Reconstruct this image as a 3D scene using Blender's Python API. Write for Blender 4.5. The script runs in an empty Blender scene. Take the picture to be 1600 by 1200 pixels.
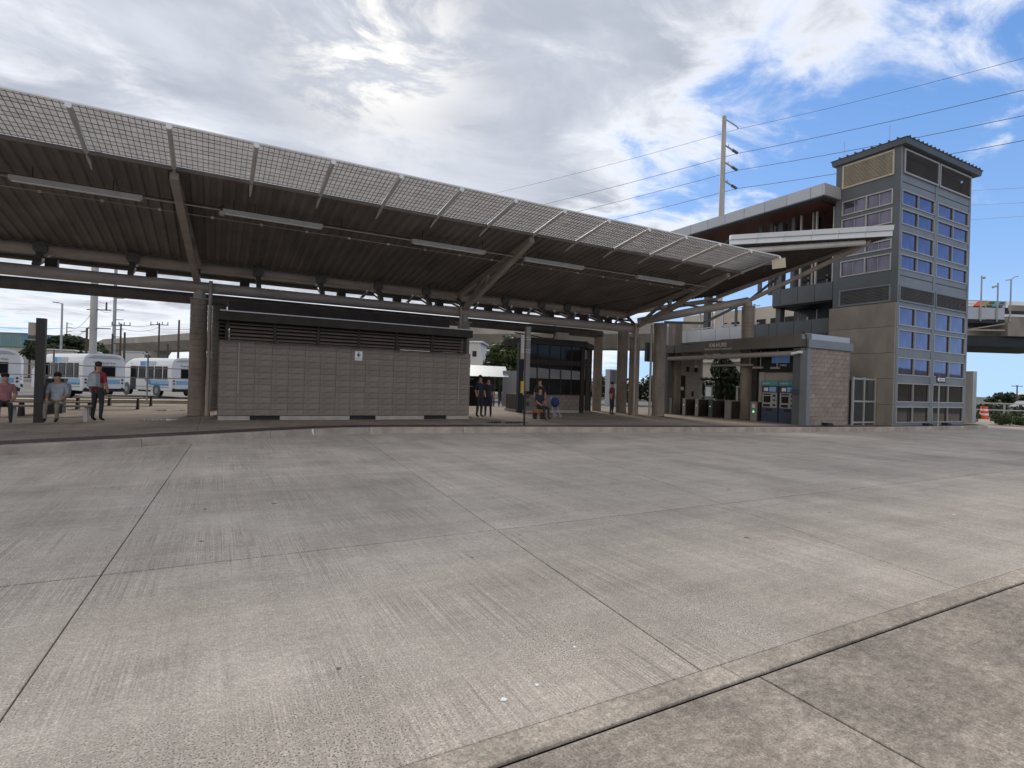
import bpy, bmesh, math, random
from mathutils import Vector, Matrix, noise
random.seed(7)
SC = bpy.context.scene
COL = SC.collection
RAD = math.radians

# ------------------------------------------------------------------ camera
cam_d = bpy.data.cameras.new('camera')
cam_d.sensor_fit = 'HORIZONTAL'; cam_d.sensor_width = 36.0
cam_d.lens = 36.0 * 850.38 / 1600.0
cam_d.clip_start = 0.05; cam_d.clip_end = 9000
cam = bpy.data.objects.new('camera', cam_d); COL.objects.link(cam)
yaw, pitch, roll = RAD(28.68), RAD(0.0308), RAD(1.689)
f = Vector((math.sin(yaw)*math.cos(pitch), math.cos(yaw)*math.cos(pitch), math.sin(pitch)))
r = Vector((math.cos(yaw), -math.sin(yaw), 0)); u = r.cross(f)
r2 = math.cos(roll)*r + math.sin(roll)*u; u2 = -math.sin(roll)*r + math.cos(roll)*u
mw = Matrix((r2, u2, -f)).transposed().to_4x4(); mw.translation = Vector((0, 0, 1.6))
cam.matrix_world = mw
SC.camera = cam

# ------------------------------------------------------------------ world: sky with a broken cloud deck
SUN_AZ, SUN_EL = RAD(14.0), RAD(31.0)          # azimuth measured from +Y towards +X
world = bpy.data.worlds.new('World'); SC.world = world; world.use_nodes = True
wt = world.node_tree; wt.nodes.clear()
def WN(t, **kw):
    n = wt.nodes.new(t)
    for k, v in kw.items(): setattr(n, k, v)
    return n
def wl(a, b): wt.links.new(a, b)
def wmath(op, a, b=None, c=None, clamp=False):
    n = WN('ShaderNodeMath', operation=op); n.use_clamp = clamp
    for i, v in enumerate((a, b, c)):
        if v is None: continue
        if isinstance(v, (int, float)): n.inputs[i].default_value = v
        else: wl(v, n.inputs[i])
    return n.outputs[0]
def wmix(fac, a, b):
    n = WN('ShaderNodeMix', data_type='RGBA')
    if isinstance(fac, (int, float)): n.inputs[0].default_value = fac
    else: wl(fac, n.inputs[0])
    for i, v in ((6, a), (7, b)):
        if isinstance(v, tuple): n.inputs[i].default_value = (*v, 1)
        else: wl(v, n.inputs[i])
    return n.outputs[2]
def wramp(v, lo, hi):
    n = WN('ShaderNodeMapRange', interpolation_type='SMOOTHSTEP'); wl(v, n.inputs[0])
    n.inputs[1].default_value = lo; n.inputs[2].default_value = hi
    return n.outputs[0]
wout = WN('ShaderNodeOutputWorld'); bg = WN('ShaderNodeBackground'); bg.inputs[1].default_value = 0.1
wl(bg.outputs[0], wout.inputs[0])
sky = WN('ShaderNodeTexSky', sky_type='NISHITA'); sky.sun_disc = False
sky.sun_elevation = SUN_EL; sky.sun_rotation = SUN_AZ
sky.air_density = 1.0; sky.dust_density = 0.6; sky.ozone_density = 2.0
tc = WN('ShaderNodeTexCoord'); sep = WN('ShaderNodeSeparateXYZ'); wl(tc.outputs['Generated'], sep.inputs[0])
dx, dy, dz = sep.outputs
zc = wmath('MAXIMUM', dz, 0.0)
den = wmath('ADD', zc, 0.13)
px_, py_ = wmath('DIVIDE', dx, den), wmath('DIVIDE', dy, den)
cmb = WN('ShaderNodeCombineXYZ'); wl(px_, cmb.inputs[0]); wl(py_, cmb.inputs[1])
def wnoise(scale, detail, rough, off=(0, 0, 0), sc=(1, 1, 1), rot=0.0, dist=0.0):
    m = WN('ShaderNodeMapping'); m.inputs[1].default_value = off; m.inputs[3].default_value = sc; m.inputs[2].default_value = (0, 0, rot)
    wl(cmb.outputs[0], m.inputs[0])
    n = WN('ShaderNodeTexNoise'); wl(m.outputs[0], n.inputs[0])
    n.inputs['Scale'].default_value = scale; n.inputs['Detail'].default_value = detail
    n.inputs['Roughness'].default_value = rough; n.inputs['Distortion'].default_value = dist
    return n.outputs[0]
big = wnoise(0.9, 6, 0.55, off=(3.1, 1.7, 0), dist=0.3)
fine = wnoise(2.6, 10, 0.62, off=(9.0, 4.0, 0), sc=(1.0, 1.5, 1), rot=0.5, dist=0.5)
shade = wnoise(1.5, 8, 0.55, off=(5.5, 8.2, 0), sc=(1.0, 1.4, 1), rot=0.5, dist=0.4)
# the deck thins out towards +X (photo right): coverage falls with the angle from the sun azimuth to the east
# clear part of the sky: to the right of the camera axis
side = wmath('ADD', wmath('MULTIPLY', dx, 0.92), wmath('MULTIPLY', dy, -0.39))
lowc = wmath('MULTIPLY', wmath('SUBTRACT', 1.0, wramp(dz, 0.0, 0.62)), wramp(side, 0.0, 0.45))
clear = wmath('ADD', wmath('MULTIPLY', wramp(side, 0.12, 0.62), 0.17), wmath('MULTIPLY', lowc, 0.25))
dens = wmath('ADD', wmath('MULTIPLY', big, 0.42), wmath('MULTIPLY', fine, 0.58))
dens = wmath('SUBTRACT', wmath('ADD', dens, 0.17), clear)
leftlow = wmath('MULTIPLY', wmath('SUBTRACT', 1.0, wramp(dz, 0.05, 0.35)), wmath('SUBTRACT', 1.0, wramp(side, -0.2, 0.1)))
dens = wmath('SUBTRACT', dens, wmath('MULTIPLY', leftlow, 0.12))
cover = wramp(dens, 0.385, 0.56)
# cloud brightness: grey undersides, bright thin edges, glow round the hidden sun
sv = Vector((math.sin(SUN_AZ)*math.cos(SUN_EL), math.cos(SUN_AZ)*math.cos(SUN_EL), math.sin(SUN_EL)))
dot = WN('ShaderNodeVectorMath', operation='DOT_PRODUCT'); wl(tc.outputs['Generated'], dot.inputs[0]); dot.inputs[1].default_value = sv
glow = wmath('POWER', wmath('MAXIMUM', dot.outputs['Value'], 0.0), 130.0)
glow2 = wmath('POWER', wmath('MAXIMUM', dot.outputs['Value'], 0.0), 9.0)
thick = wramp(dens, 0.47, 0.66)
body = wmix(wramp(shade, 0.36, 0.66), (3.7, 4.05, 4.85), (5.9, 6.25, 7.0))
edge = wmix(thick, (8.6, 8.8, 9.3), body)
# clouds on the far side from the sun, brightened and warmed as fill light
front = wmath('MULTIPLY', wramp(wmath('MULTIPLY', dot.outputs['Value'], -1.0), -0.15, 0.6), 0.8)
edge = wmix(front, edge, (11.0, 10.1, 9.2))
edge = wmix(wmath('MULTIPLY', glow2, 0.18), edge, (7.2, 7.5, 8.0))
patch = wmath('MULTIPLY', glow, wramp(fine, 0.44, 0.58))
edge = wmix(wmath('MULTIPLY', patch, 1.0, clamp=True), edge, (10.5, 10.2, 9.7))
horizon_fade = wmath('SUBTRACT', 1.0, wramp(dz, 0.0, 0.16))
edge = wmix(wmath('MULTIPLY', horizon_fade, 0.5), edge, (8.6, 8.9, 9.3))
hsv = WN('ShaderNodeHueSaturation'); wl(sky.outputs[0], hsv.inputs['Color'])
hsv.inputs['Saturation'].default_value = 1.35; hsv.inputs['Value'].default_value = 1.12
clearsky = wmix(wmath('MULTIPLY', wmath('SUBTRACT', 1.0, wramp(dz, -0.02, 0.50)), 0.92), hsv.outputs[0], (4.2, 6.3, 9.0))
clearsky = wmix(0.55, clearsky, (1.9, 3.6, 7.7))
clearsky = wmix(wmath('MULTIPLY', wmath('SUBTRACT', 1.0, wramp(dz, 0.0, 0.22)), 0.8), clearsky, (4.6, 6.8, 9.2))
final = wmix(cover, clearsky, edge)
wl(final, bg.inputs[0])

sun_d = bpy.data.lights.new('sun', 'SUN'); sun_d.energy = 2.7; sun_d.angle = RAD(20); sun_d.color = (1.0, 0.92, 0.81)
sun = bpy.data.objects.new('sun', sun_d); COL.objects.link(sun)
sun.rotation_euler = (-sv).to_track_quat('-Z', 'Y').to_euler()
SC.view_settings.view_transform = 'Standard'; SC.view_settings.look = 'None'
SC.view_settings.gamma = 1.0; SC.view_settings.exposure = 0.25; SC.view_settings.use_curve_mapping = False

# ------------------------------------------------------------------ materials
def mat(name, col, rough=0.7, metal=0.0, var=0.15, scale=3.0, bump=0.0, bscale=40.0, obj_var=0.0, stretch=(1, 1, 1), col2=None, spec=0.5, detail=6):
    m = bpy.data.materials.new(name); m.use_nodes = True
    nt = m.node_tree; p = nt.nodes['Principled BSDF']
    p.inputs['Roughness'].default_value = rough; p.inputs['Metallic'].default_value = metal
    p.inputs['Specular IOR Level'].default_value = spec
    t = nt.nodes.new('ShaderNodeTexCoord'); mp = nt.nodes.new('ShaderNodeMapping'); mp.inputs[3].default_value = stretch
    nt.links.new(t.outputs['Object'], mp.inputs[0])
    n = nt.nodes.new('ShaderNodeTexNoise'); nt.links.new(mp.outputs[0], n.inputs[0])
    n.inputs['Scale'].default_value = scale; n.inputs['Detail'].default_value = detail; n.inputs['Roughness'].default_value = 0.6
    mx = nt.nodes.new('ShaderNodeMix'); mx.data_type = 'RGBA'
    c2 = col2 if col2 else tuple(c*(1-var*2) for c in col)
    c1 = col if col2 else tuple(min(1, c*(1+var)) for c in col)
    mx.inputs[6].default_value = (*c2, 1); mx.inputs[7].default_value = (*c1, 1)
    mr = nt.nodes.new('ShaderNodeMapRange'); mr.inputs[1].default_value = 0.3; mr.inputs[2].default_value = 0.7
    nt.links.new(n.outputs[0], mr.inputs[0]); nt.links.new(mr.outputs[0], mx.inputs[0])
    out = mx.outputs[2]
    if obj_var:
        oi = nt.nodes.new('ShaderNodeObjectInfo'); h = nt.nodes.new('ShaderNodeHueSaturation')
        r_ = nt.nodes.new('ShaderNodeMapRange'); r_.inputs[3].default_value = 1-obj_var; r_.inputs[4].default_value = 1+obj_var
        nt.links.new(oi.outputs['Random'], r_.inputs[0]); nt.links.new(r_.outputs[0], h.inputs['Value']); nt.links.new(out, h.inputs['Color'])
        out = h.outputs[0]
    nt.links.new(out, p.inputs['Base Color'])
    if bump:
        b = nt.nodes.new('ShaderNodeTexNoise'); b.inputs['Scale'].default_value = bscale; b.inputs['Detail'].default_value = 4
        nt.links.new(mp.outputs[0], b.inputs[0])
        bp = nt.nodes.new('ShaderNodeBump'); bp.inputs['Strength'].default_value = bump; bp.inputs['Distance'].default_value = 0.02
        nt.links.new(b.outputs[0], bp.inputs['Height']); nt.links.new(bp.outputs[0], p.inputs['Normal'])
    return m

def slab_material(name, base, dark, streak=0.5, pits=0.5, mottle=0.35, mid=0.12, tar=1.0):
    """broom-finished concrete: streaks along Y, exposed aggregate, stains and tar spots"""
    m = bpy.data.materials.new(name); m.use_nodes = True; nt = m.node_tree; p = nt.nodes['Principled BSDF']
    L = nt.links.new
    def N(t, **k):
        n = nt.nodes.new(t)
        for a, b in k.items(): setattr(n, a, b)
        return n
    def MA(op, a, b, clamp=False):
        n = N('ShaderNodeMath', operation=op); n.use_clamp = clamp
        for i, v in enumerate((a, b)):
            if isinstance(v, (int, float)): n.inputs[i].default_value = v
            else: L(v, n.inputs[i])
        return n.outputs[0]
    def MR(v, a, b, c=0.0, d=1.0):
        n = N('ShaderNodeMapRange'); L(v, n.inputs[0]); n.inputs[1].default_value = a; n.inputs[2].default_value = b
        n.inputs[3].default_value = c; n.inputs[4].default_value = d; return n.outputs[0]
    geo = N('ShaderNodeNewGeometry')
    def NZ(scale, detail, rough, sc=(1, 1, 1), off=(0, 0, 0), rot=0, dist=0.0):
        mp = N('ShaderNodeMapping'); mp.inputs[3].default_value = sc; mp.inputs[1].default_value = off; mp.inputs[2].default_value = (0, 0, rot)
        L(geo.outputs['Position'], mp.inputs[0]); n = N('ShaderNodeTexNoise'); L(mp.outputs[0], n.inputs[0])
        n.inputs['Scale'].default_value = scale; n.inputs['Detail'].default_value = detail; n.inputs['Roughness'].default_value = rough
        n.inputs['Distortion'].default_value = dist
        return n.outputs[0]
    blot = NZ(0.45, 7, 0.62)
    blot2 = NZ(1.7, 8, 0.7, off=(7, 3, 0))
    strk_a = NZ(1.0, 2, 0.6, sc=(105, 0.7, 1)); strk_b = NZ(1.0, 4, 0.7, sc=(24, 0.9, 1), off=(5, 0, 0))
    pz = MR(NZ(0.75, 4, 0.65, off=(2, 6, 0)), 0.44, 0.62, 0.12, 1.0)
    strk = MA('ADD', MA('MULTIPLY', strk_a, 0.78), MA('MULTIPLY', strk_b, 0.22))
    strk = MA('ADD', MA('MULTIPLY', MA('SUBTRACT', strk, 0.5), pz), 0.5)
    strk2 = NZ(1.0, 3, 0.6, sc=(7, 0.22, 1), off=(2, 1, 0))
    band = NZ(1.0, 4, 0.55, sc=(1.4, 0.16, 1), off=(4, 9, 0), rot=0.12)
    cross = NZ(1.0, 4, 0.6, sc=(0.28, 5.0, 1), off=(3, 2, 0), rot=-0.05)
    grit = NZ(85, 4, 0.75)
    grit2 = NZ(28, 5, 0.7, off=(1, 1, 0))
    v = N('ShaderNodeTexVoronoi', voronoi_dimensions='2D'); v.inputs['Scale'].default_value = 62; L(geo.outputs['Position'], v.inputs['Vector'])
    pit_zone = MR(NZ(0.5, 3, 0.5, off=(11, 2, 0)), 0.5, 0.66)
    pit = MA('MULTIPLY', MA('LESS_THAN', v.outputs['Distance'], 0.25), MR(grit2, 0.47, 0.53))
    spots = N('ShaderNodeTexVoronoi', voronoi_dimensions='2D'); spots.inputs['Scale'].default_value = 1.35; spots.inputs['Randomness'].default_value = 1.0
    mpv = N('ShaderNodeMapping'); mpv.inputs[3].default_value = (1, 1, 0); L(geo.outputs['Position'], mpv.inputs[0])
    wob = N('ShaderNodeVectorMath', operation='ADD'); L(mpv.outputs[0], wob.inputs[0])
    ng = N('ShaderNodeTexNoise'); ng.inputs['Scale'].default_value = 14; L(geo.outputs['Position'], ng.inputs[0])
    sc_ = N('ShaderNodeVectorMath', operation='SCALE'); L(ng.outputs['Color'], sc_.inputs[0]); sc_.inputs['Scale'].default_value = 0.06
    L(sc_.outputs[0], wob.inputs[1]); L(wob.outputs[0], spots.inputs['Vector'])
    sepc = N('ShaderNodeSeparateColor'); L(spots.outputs['Color'], sepc.inputs[0])
    spot_r = MA('MULTIPLY', MA('SUBTRACT', sepc.outputs[0], 0.80), 0.22)
    spot = MA('LESS_THAN', spots.outputs['Distance'], spot_r)
    midn = NZ(13, 9, 0.82, off=(3, 8, 0), sc=(1, 1.25, 1))
    patchy = MR(NZ(1.1, 4, 0.6, off=(13, 5, 0)), 0.35, 0.65)
    # value factor
    val = MR(blot, 0.3, 0.7, 1-mottle*0.55, 1+mottle*0.45)
    val = MA('MULTIPLY', val, MR(blot2, 0.3, 0.7, 1-mottle*0.35, 1+mottle*0.3))
    val = MA('MULTIPLY', val, MR(strk, 0.38, 0.58, 1-0.42*streak, 1+0.13*streak))
    val = MA('MULTIPLY', val, MR(midn, 0.32, 0.68, 1-mid*1.25, 1+mid))
    val = MA('MULTIPLY', val, MR(patchy, 0, 1, 1-mid*0.45, 1+mid*0.35))
    val = MA('MULTIPLY', val, MR(strk2, 0.3, 0.7, 1-0.07*streak, 1+0.06*streak))
    val = MA('MULTIPLY', val, MR(band, 0.35, 0.7, 0.90, 1.06))
    val = MA('MULTIPLY', val, MR(cross, 0.35, 0.65, 0.94, 1.04))
    val = MA('MULTIPLY', val, MR(grit, 0.36, 0.64, 0.68, 1.26))
    val = MA('MULTIPLY', val, MR(grit2, 0.35, 0.65, 0.82, 1.15))
    pitf = MA('MULTIPLY', pit, MR(pit_zone, 0, 1, 0.3*pits, pits))
    val = MA('MULTIPLY', val, MA('SUBTRACT', 1.0, MA('MULTIPLY', pitf, 0.72)))
    val = MA('MULTIPLY', val, MA('SUBTRACT', 1.0, MA('MULTIPLY', spot, 0.62*tar)))
    oi = N('ShaderNodeObjectInfo'); val = MA('MULTIPLY', val, MR(oi.outputs['Random'], 0, 1, 0.93, 1.06))
    cm = N('ShaderNodeMix', data_type='RGBA'); L(MR(NZ(0.8, 5, 0.6, off=(20, 0, 0)), 0.3, 0.7), cm.inputs[0])
    cm.inputs[6].default_value = (*base, 1); cm.inputs[7].default_value = (*dark, 1)
    mul = N('ShaderNodeVectorMath', operation='SCALE'); L(cm.outputs[2], mul.inputs[0]); L(val, mul.inputs['Scale'])
    L(mul.outputs[0], p.inputs['Base Color'])
    p.inputs['Roughness'].default_value = 0.95; p.inputs['Specular IOR Level'].default_value = 0.12
    hgt = MA('ADD', MA('MULTIPLY', strk, 0.8), MA('ADD', MA('MULTIPLY', grit, 0.5), MA('MULTIPLY', pitf, -0.8)))
    bp = N('ShaderNodeBump'); bp.inputs['Strength'].default_value = 0.5; bp.inputs['Distance'].default_value = 0.006
    L(hgt, bp.inputs['Height']); L(bp.outputs[0], p.inputs['Normal'])
    return m

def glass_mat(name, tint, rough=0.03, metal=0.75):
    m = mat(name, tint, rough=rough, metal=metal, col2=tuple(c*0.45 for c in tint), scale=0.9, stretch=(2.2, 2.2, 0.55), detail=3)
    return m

M = {}
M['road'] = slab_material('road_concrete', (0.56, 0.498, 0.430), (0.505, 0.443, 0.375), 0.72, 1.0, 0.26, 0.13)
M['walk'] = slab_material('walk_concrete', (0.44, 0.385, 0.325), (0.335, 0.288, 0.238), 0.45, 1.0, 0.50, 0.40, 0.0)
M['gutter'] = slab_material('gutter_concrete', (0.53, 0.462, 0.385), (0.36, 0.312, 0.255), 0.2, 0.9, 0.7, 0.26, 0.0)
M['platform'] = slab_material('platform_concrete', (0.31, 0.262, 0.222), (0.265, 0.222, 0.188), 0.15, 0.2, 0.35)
M['kerb'] = mat('kerb_concrete', (0.47, 0.405, 0.335), 0.85, col2=(0.235, 0.195, 0.16), scale=1.6, bump=0.5, bscale=30, obj_var=0.06, detail=9)
M['joint'] = mat('joint_sealant', (0.035, 0.032, 0.03), 0.9, var=0.3)
M['paver'] = mat('red_paver', (0.085, 0.045, 0.043), 0.8, var=0.2, scale=8, obj_var=0.2, bump=0.3)
M['asphalt'] = mat('asphalt', (0.10, 0.098, 0.094), 0.9, var=0.2, scale=0.3, bump=0.3)
M['block'] = mat('split_block', (0.290, 0.244, 0.210), 0.9, col2=(0.215, 0.180, 0.155), scale=9, bump=0.8, bscale=60, obj_var=0.07)
M['block_tan'] = mat('tan_block', (0.33, 0.272, 0.222), 0.9, col2=(0.24, 0.196, 0.16), scale=7, bump=0.6, bscale=50, obj_var=0.14)
M['mortar'] = mat('mortar', (0.11, 0.093, 0.081), 0.95, var=0.1)
M['mortar_light'] = mat('mortar_light', (0.40, 0.35, 0.31), 0.95, var=0.1)
M['column'] = mat('column_concrete', (0.34, 0.285, 0.24), 0.85, col2=(0.19, 0.16, 0.136), scale=2.5, bump=0.4, bscale=25, stretch=(1, 1, 0.35))
M['concrete'] = mat('cast_concrete', (0.34, 0.30, 0.255), 0.85, col2=(0.20, 0.178, 0.15), scale=0.9, bump=0.35, bscale=18, obj_var=0.05, stretch=(1, 1, 0.45), detail=10)
M['viaduct'] = mat('viaduct_concrete', (0.44, 0.40, 0.36), 0.85, col2=(0.29, 0.265, 0.235), scale=0.25, stretch=(1, 1, 0.5))
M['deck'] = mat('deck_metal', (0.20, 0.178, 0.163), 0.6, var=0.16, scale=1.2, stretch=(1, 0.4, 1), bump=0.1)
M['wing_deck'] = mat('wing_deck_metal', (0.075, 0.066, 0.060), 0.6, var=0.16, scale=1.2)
M['awning'] = mat('awning_sheet', (0.36, 0.40, 0.42), 0.5, var=0.06)
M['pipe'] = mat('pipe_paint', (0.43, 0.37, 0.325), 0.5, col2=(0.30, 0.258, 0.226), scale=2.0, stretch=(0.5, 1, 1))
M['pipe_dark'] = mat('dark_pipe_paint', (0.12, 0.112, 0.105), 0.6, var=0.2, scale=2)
M['rigger'] = mat('outrigger_paint', (0.62, 0.60, 0.575), 0.5, var=0.08, scale=2)
M['screen'] = mat('screen_aluminium', (0.76, 0.745, 0.745), 0.45, var=0.05, scale=3)
M['screen_bar'] = mat('screen_crossbar', (0.26, 0.25, 0.25), 0.5, var=0.1)
M['white'] = mat('white_paint', (0.78, 0.78, 0.77), 0.4, var=0.05, scale=1.5)
M['light_body'] = mat('fixture_body', (0.40, 0.365, 0.335), 0.5, var=0.08)
M['black'] = mat('black_paint', (0.018, 0.017, 0.017), 0.5, var=0.2)
M['dark_metal'] = mat('dark_bronze_metal', (0.050, 0.040, 0.035), 0.6, var=0.15, scale=2, spec=0.15)
M['slat'] = mat('weathered_slat', (0.22, 0.17, 0.14), 0.7, col2=(0.11, 0.086, 0.072), scale=4, stretch=(0.5, 3, 3), obj_var=0.12)
M['flash'] = mat('galvanised_flashing', (0.52, 0.50, 0.48), 0.4, metal=0.3, var=0.1)
M['bluegrey'] = mat('blue_grey_paint', (0.112, 0.124, 0.130), 0.5, var=0.08, scale=0.8)  # on the tower's left face this darker tone stands for shade
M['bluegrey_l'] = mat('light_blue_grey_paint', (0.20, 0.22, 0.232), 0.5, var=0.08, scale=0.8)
M['dkgrey'] = mat('dark_grey_paint', (0.105, 0.115, 0.122), 0.55, var=0.08, scale=0.8)
M['fascia'] = mat('fascia_paint', (0.155, 0.142, 0.132), 0.55, var=0.1, scale=1.2)
M['alum'] = mat('window_aluminium', (0.42, 0.40, 0.375), 0.4, metal=0.2, var=0.06)
M['alum_panel'] = mat('silver_panel', (0.50, 0.51, 0.525), 0.38, metal=0.25, var=0.04, scale=0.5, obj_var=0.05)
M['white_panel'] = mat('white_roof_panel', (0.72, 0.745, 0.76), 0.4, var=0.04, scale=0.8, obj_var=0.03)
M['louvre_tan'] = mat('tan_louvre', (0.52, 0.45, 0.34), 0.55, var=0.08)
M['louvre_dark'] = mat('dark_louvre', (0.13, 0.125, 0.125), 0.55, var=0.1)
M['wood'] = mat('red_wood_soffit', (0.19, 0.062, 0.038), 0.55, var=0.25, scale=2, stretch=(6, 0.3, 1))
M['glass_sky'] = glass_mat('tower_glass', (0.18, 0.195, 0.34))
M['glass_side_refl'] = glass_mat('tower_side_glass', (0.17, 0.155, 0.20), metal=0.55)  # darker copy, dim reflections of the left face are in the tint
M['glass_low_refl'] = glass_mat('low_tower_glass', (0.055, 0.050, 0.052), metal=0.4)  # darkest copy, tint paints the dark ground reflected in the low rows
M['glass_dark'] = mat('dark_glass', (0.02, 0.019, 0.018), 0.05, var=0.1, spec=0.22)
M['bus_glass'] = mat('bus_glass', (0.012, 0.012, 0.014), 0.3, var=0.1, spec=0.2)
M['steel'] = mat('stainless_steel', (0.42, 0.40, 0.38), 0.35, metal=0.6, var=0.1, scale=2)
M['beige'] = mat('beige_wall', (0.44, 0.40, 0.35), 0.8, var=0.1)
M['grey_wall'] = mat('grey_interior_wall', (0.28, 0.27, 0.26), 0.85, var=0.12, scale=1.2)
M['navy'] = mat('navy_machine', (0.055, 0.075, 0.115), 0.45, var=0.1)
M['teal'] = mat('teal_header', (0.07, 0.34, 0.36), 0.5, var=0.08)
M['led'] = None
M['sign_white'] = mat('sign_white', (0.80, 0.80, 0.80), 0.5, var=0.03)
M['sign_grey'] = mat('sign_lettering', (0.66, 0.64, 0.62), 0.45, var=0.03)
M['galv'] = mat('galvanised_pole', (0.44, 0.44, 0.43), 0.5, metal=0.25, var=0.12, scale=2, stretch=(1, 1, 0.3))
M['pole'] = mat('steel_monopole', (0.50, 0.47, 0.43), 0.7, var=0.12, scale=0.6, stretch=(1, 1, 0.3))
M['wirem'] = mat('power_cable', (0.14, 0.145, 0.16), 0.6, var=0.1)
M['timber'] = mat('timber_pole', (0.10, 0.08, 0.065), 0.9, var=0.2, stretch=(3, 3, 0.4))
M['bus_white'] = mat('bus_white', (0.80, 0.81, 0.82), 0.3, var=0.03, scale=0.8)
M['bus_blue'] = mat('bus_blue', (0.055, 0.24, 0.52), 0.35, var=0.05)
M['bus_light'] = mat('bus_light_blue', (0.25, 0.50, 0.74), 0.35, var=0.05)
M['bus_grey'] = mat('bus_grey', (0.50, 0.51, 0.52), 0.4, var=0.05)
M['rubber'] = mat('rubber', (0.02, 0.02, 0.02), 0.85, var=0.1)
M['red'] = mat('red_lens', (0.10, 0.035, 0.035), 0.3, var=0.05)
M['orange'] = mat('orange_plastic', (0.80, 0.11, 0.03), 0.55, var=0.08)
M['leaf'] = mat('leaf_green', (0.072, 0.098, 0.030), 0.6, col2=(0.030, 0.048, 0.018), scale=1.4, spec=0.3)
M['leaf_tip'] = mat('leaf_yellow_green', (0.14, 0.155, 0.045), 0.6, col2=(0.06, 0.075, 0.025), scale=2, spec=0.3)
M['leaf_dark'] = mat('leaf_dark', (0.042, 0.056, 0.022), 0.65, col2=(0.018, 0.028, 0.012), scale=0.6, spec=0.3)
M['bark'] = mat('bark', (0.11, 0.085, 0.065), 0.95, var=0.25, stretch=(3, 3, 0.5))
M['teal_glass'] = mat('teal_glazing', (0.20, 0.36, 0.36), 0.2, var=0.12, scale=0.2)
M['cream'] = mat('cream_wall', (0.55, 0.49, 0.41), 0.85, var=0.08, scale=0.3)
M['pale'] = mat('pale_wall', (0.66, 0.64, 0.60), 0.8, var=0.06, scale=0.4)
M['hill'] = mat('hill_scrub', (0.085, 0.085, 0.045), 0.95, col2=(0.05, 0.055, 0.035), scale=0.02, detail=9)
M['mount'] = mat('mountain_scrub', (0.075, 0.08, 0.05), 0.95, col2=(0.10, 0.075, 0.055), scale=0.004, detail=9)
M['wet'] = mat('wet_film', (0.10, 0.092, 0.085), 0.06, var=0.1, spec=0.8)
M['tan_line'] = mat('tan_median', (0.46, 0.38, 0.27), 0.85, var=0.15, scale=0.8)
M['copper'] = mat('yellow_tag', (0.45, 0.30, 0.06), 0.6, var=0.1)
M['blue_cloth'] = mat('blue_bag', (0.018, 0.035, 0.16), 0.8, var=0.2)
M['cream_box'] = mat('cream_box', (0.62, 0.57, 0.42), 0.5, var=0.05)
M['litter'] = mat('paper_scrap', (0.82, 0.82, 0.80), 0.7, var=0.03)
def emis(name, col, s):
    m = bpy.data.materials.new(name); m.use_nodes = True; p = m.node_tree.nodes['Principled BSDF']
    p.inputs['Base Color'].default_value = (*col, 1); p.inputs['Emission Color'].default_value = (*col, 1); p.inputs['Emission Strength'].default_value = s
    return m
M['led'] = emis('green_indicator', (0.25, 0.95, 0.3), 0.9)
M['screen_blue'] = emis('display_screen', (0.06, 0.13, 0.28), 0.25)

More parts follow.
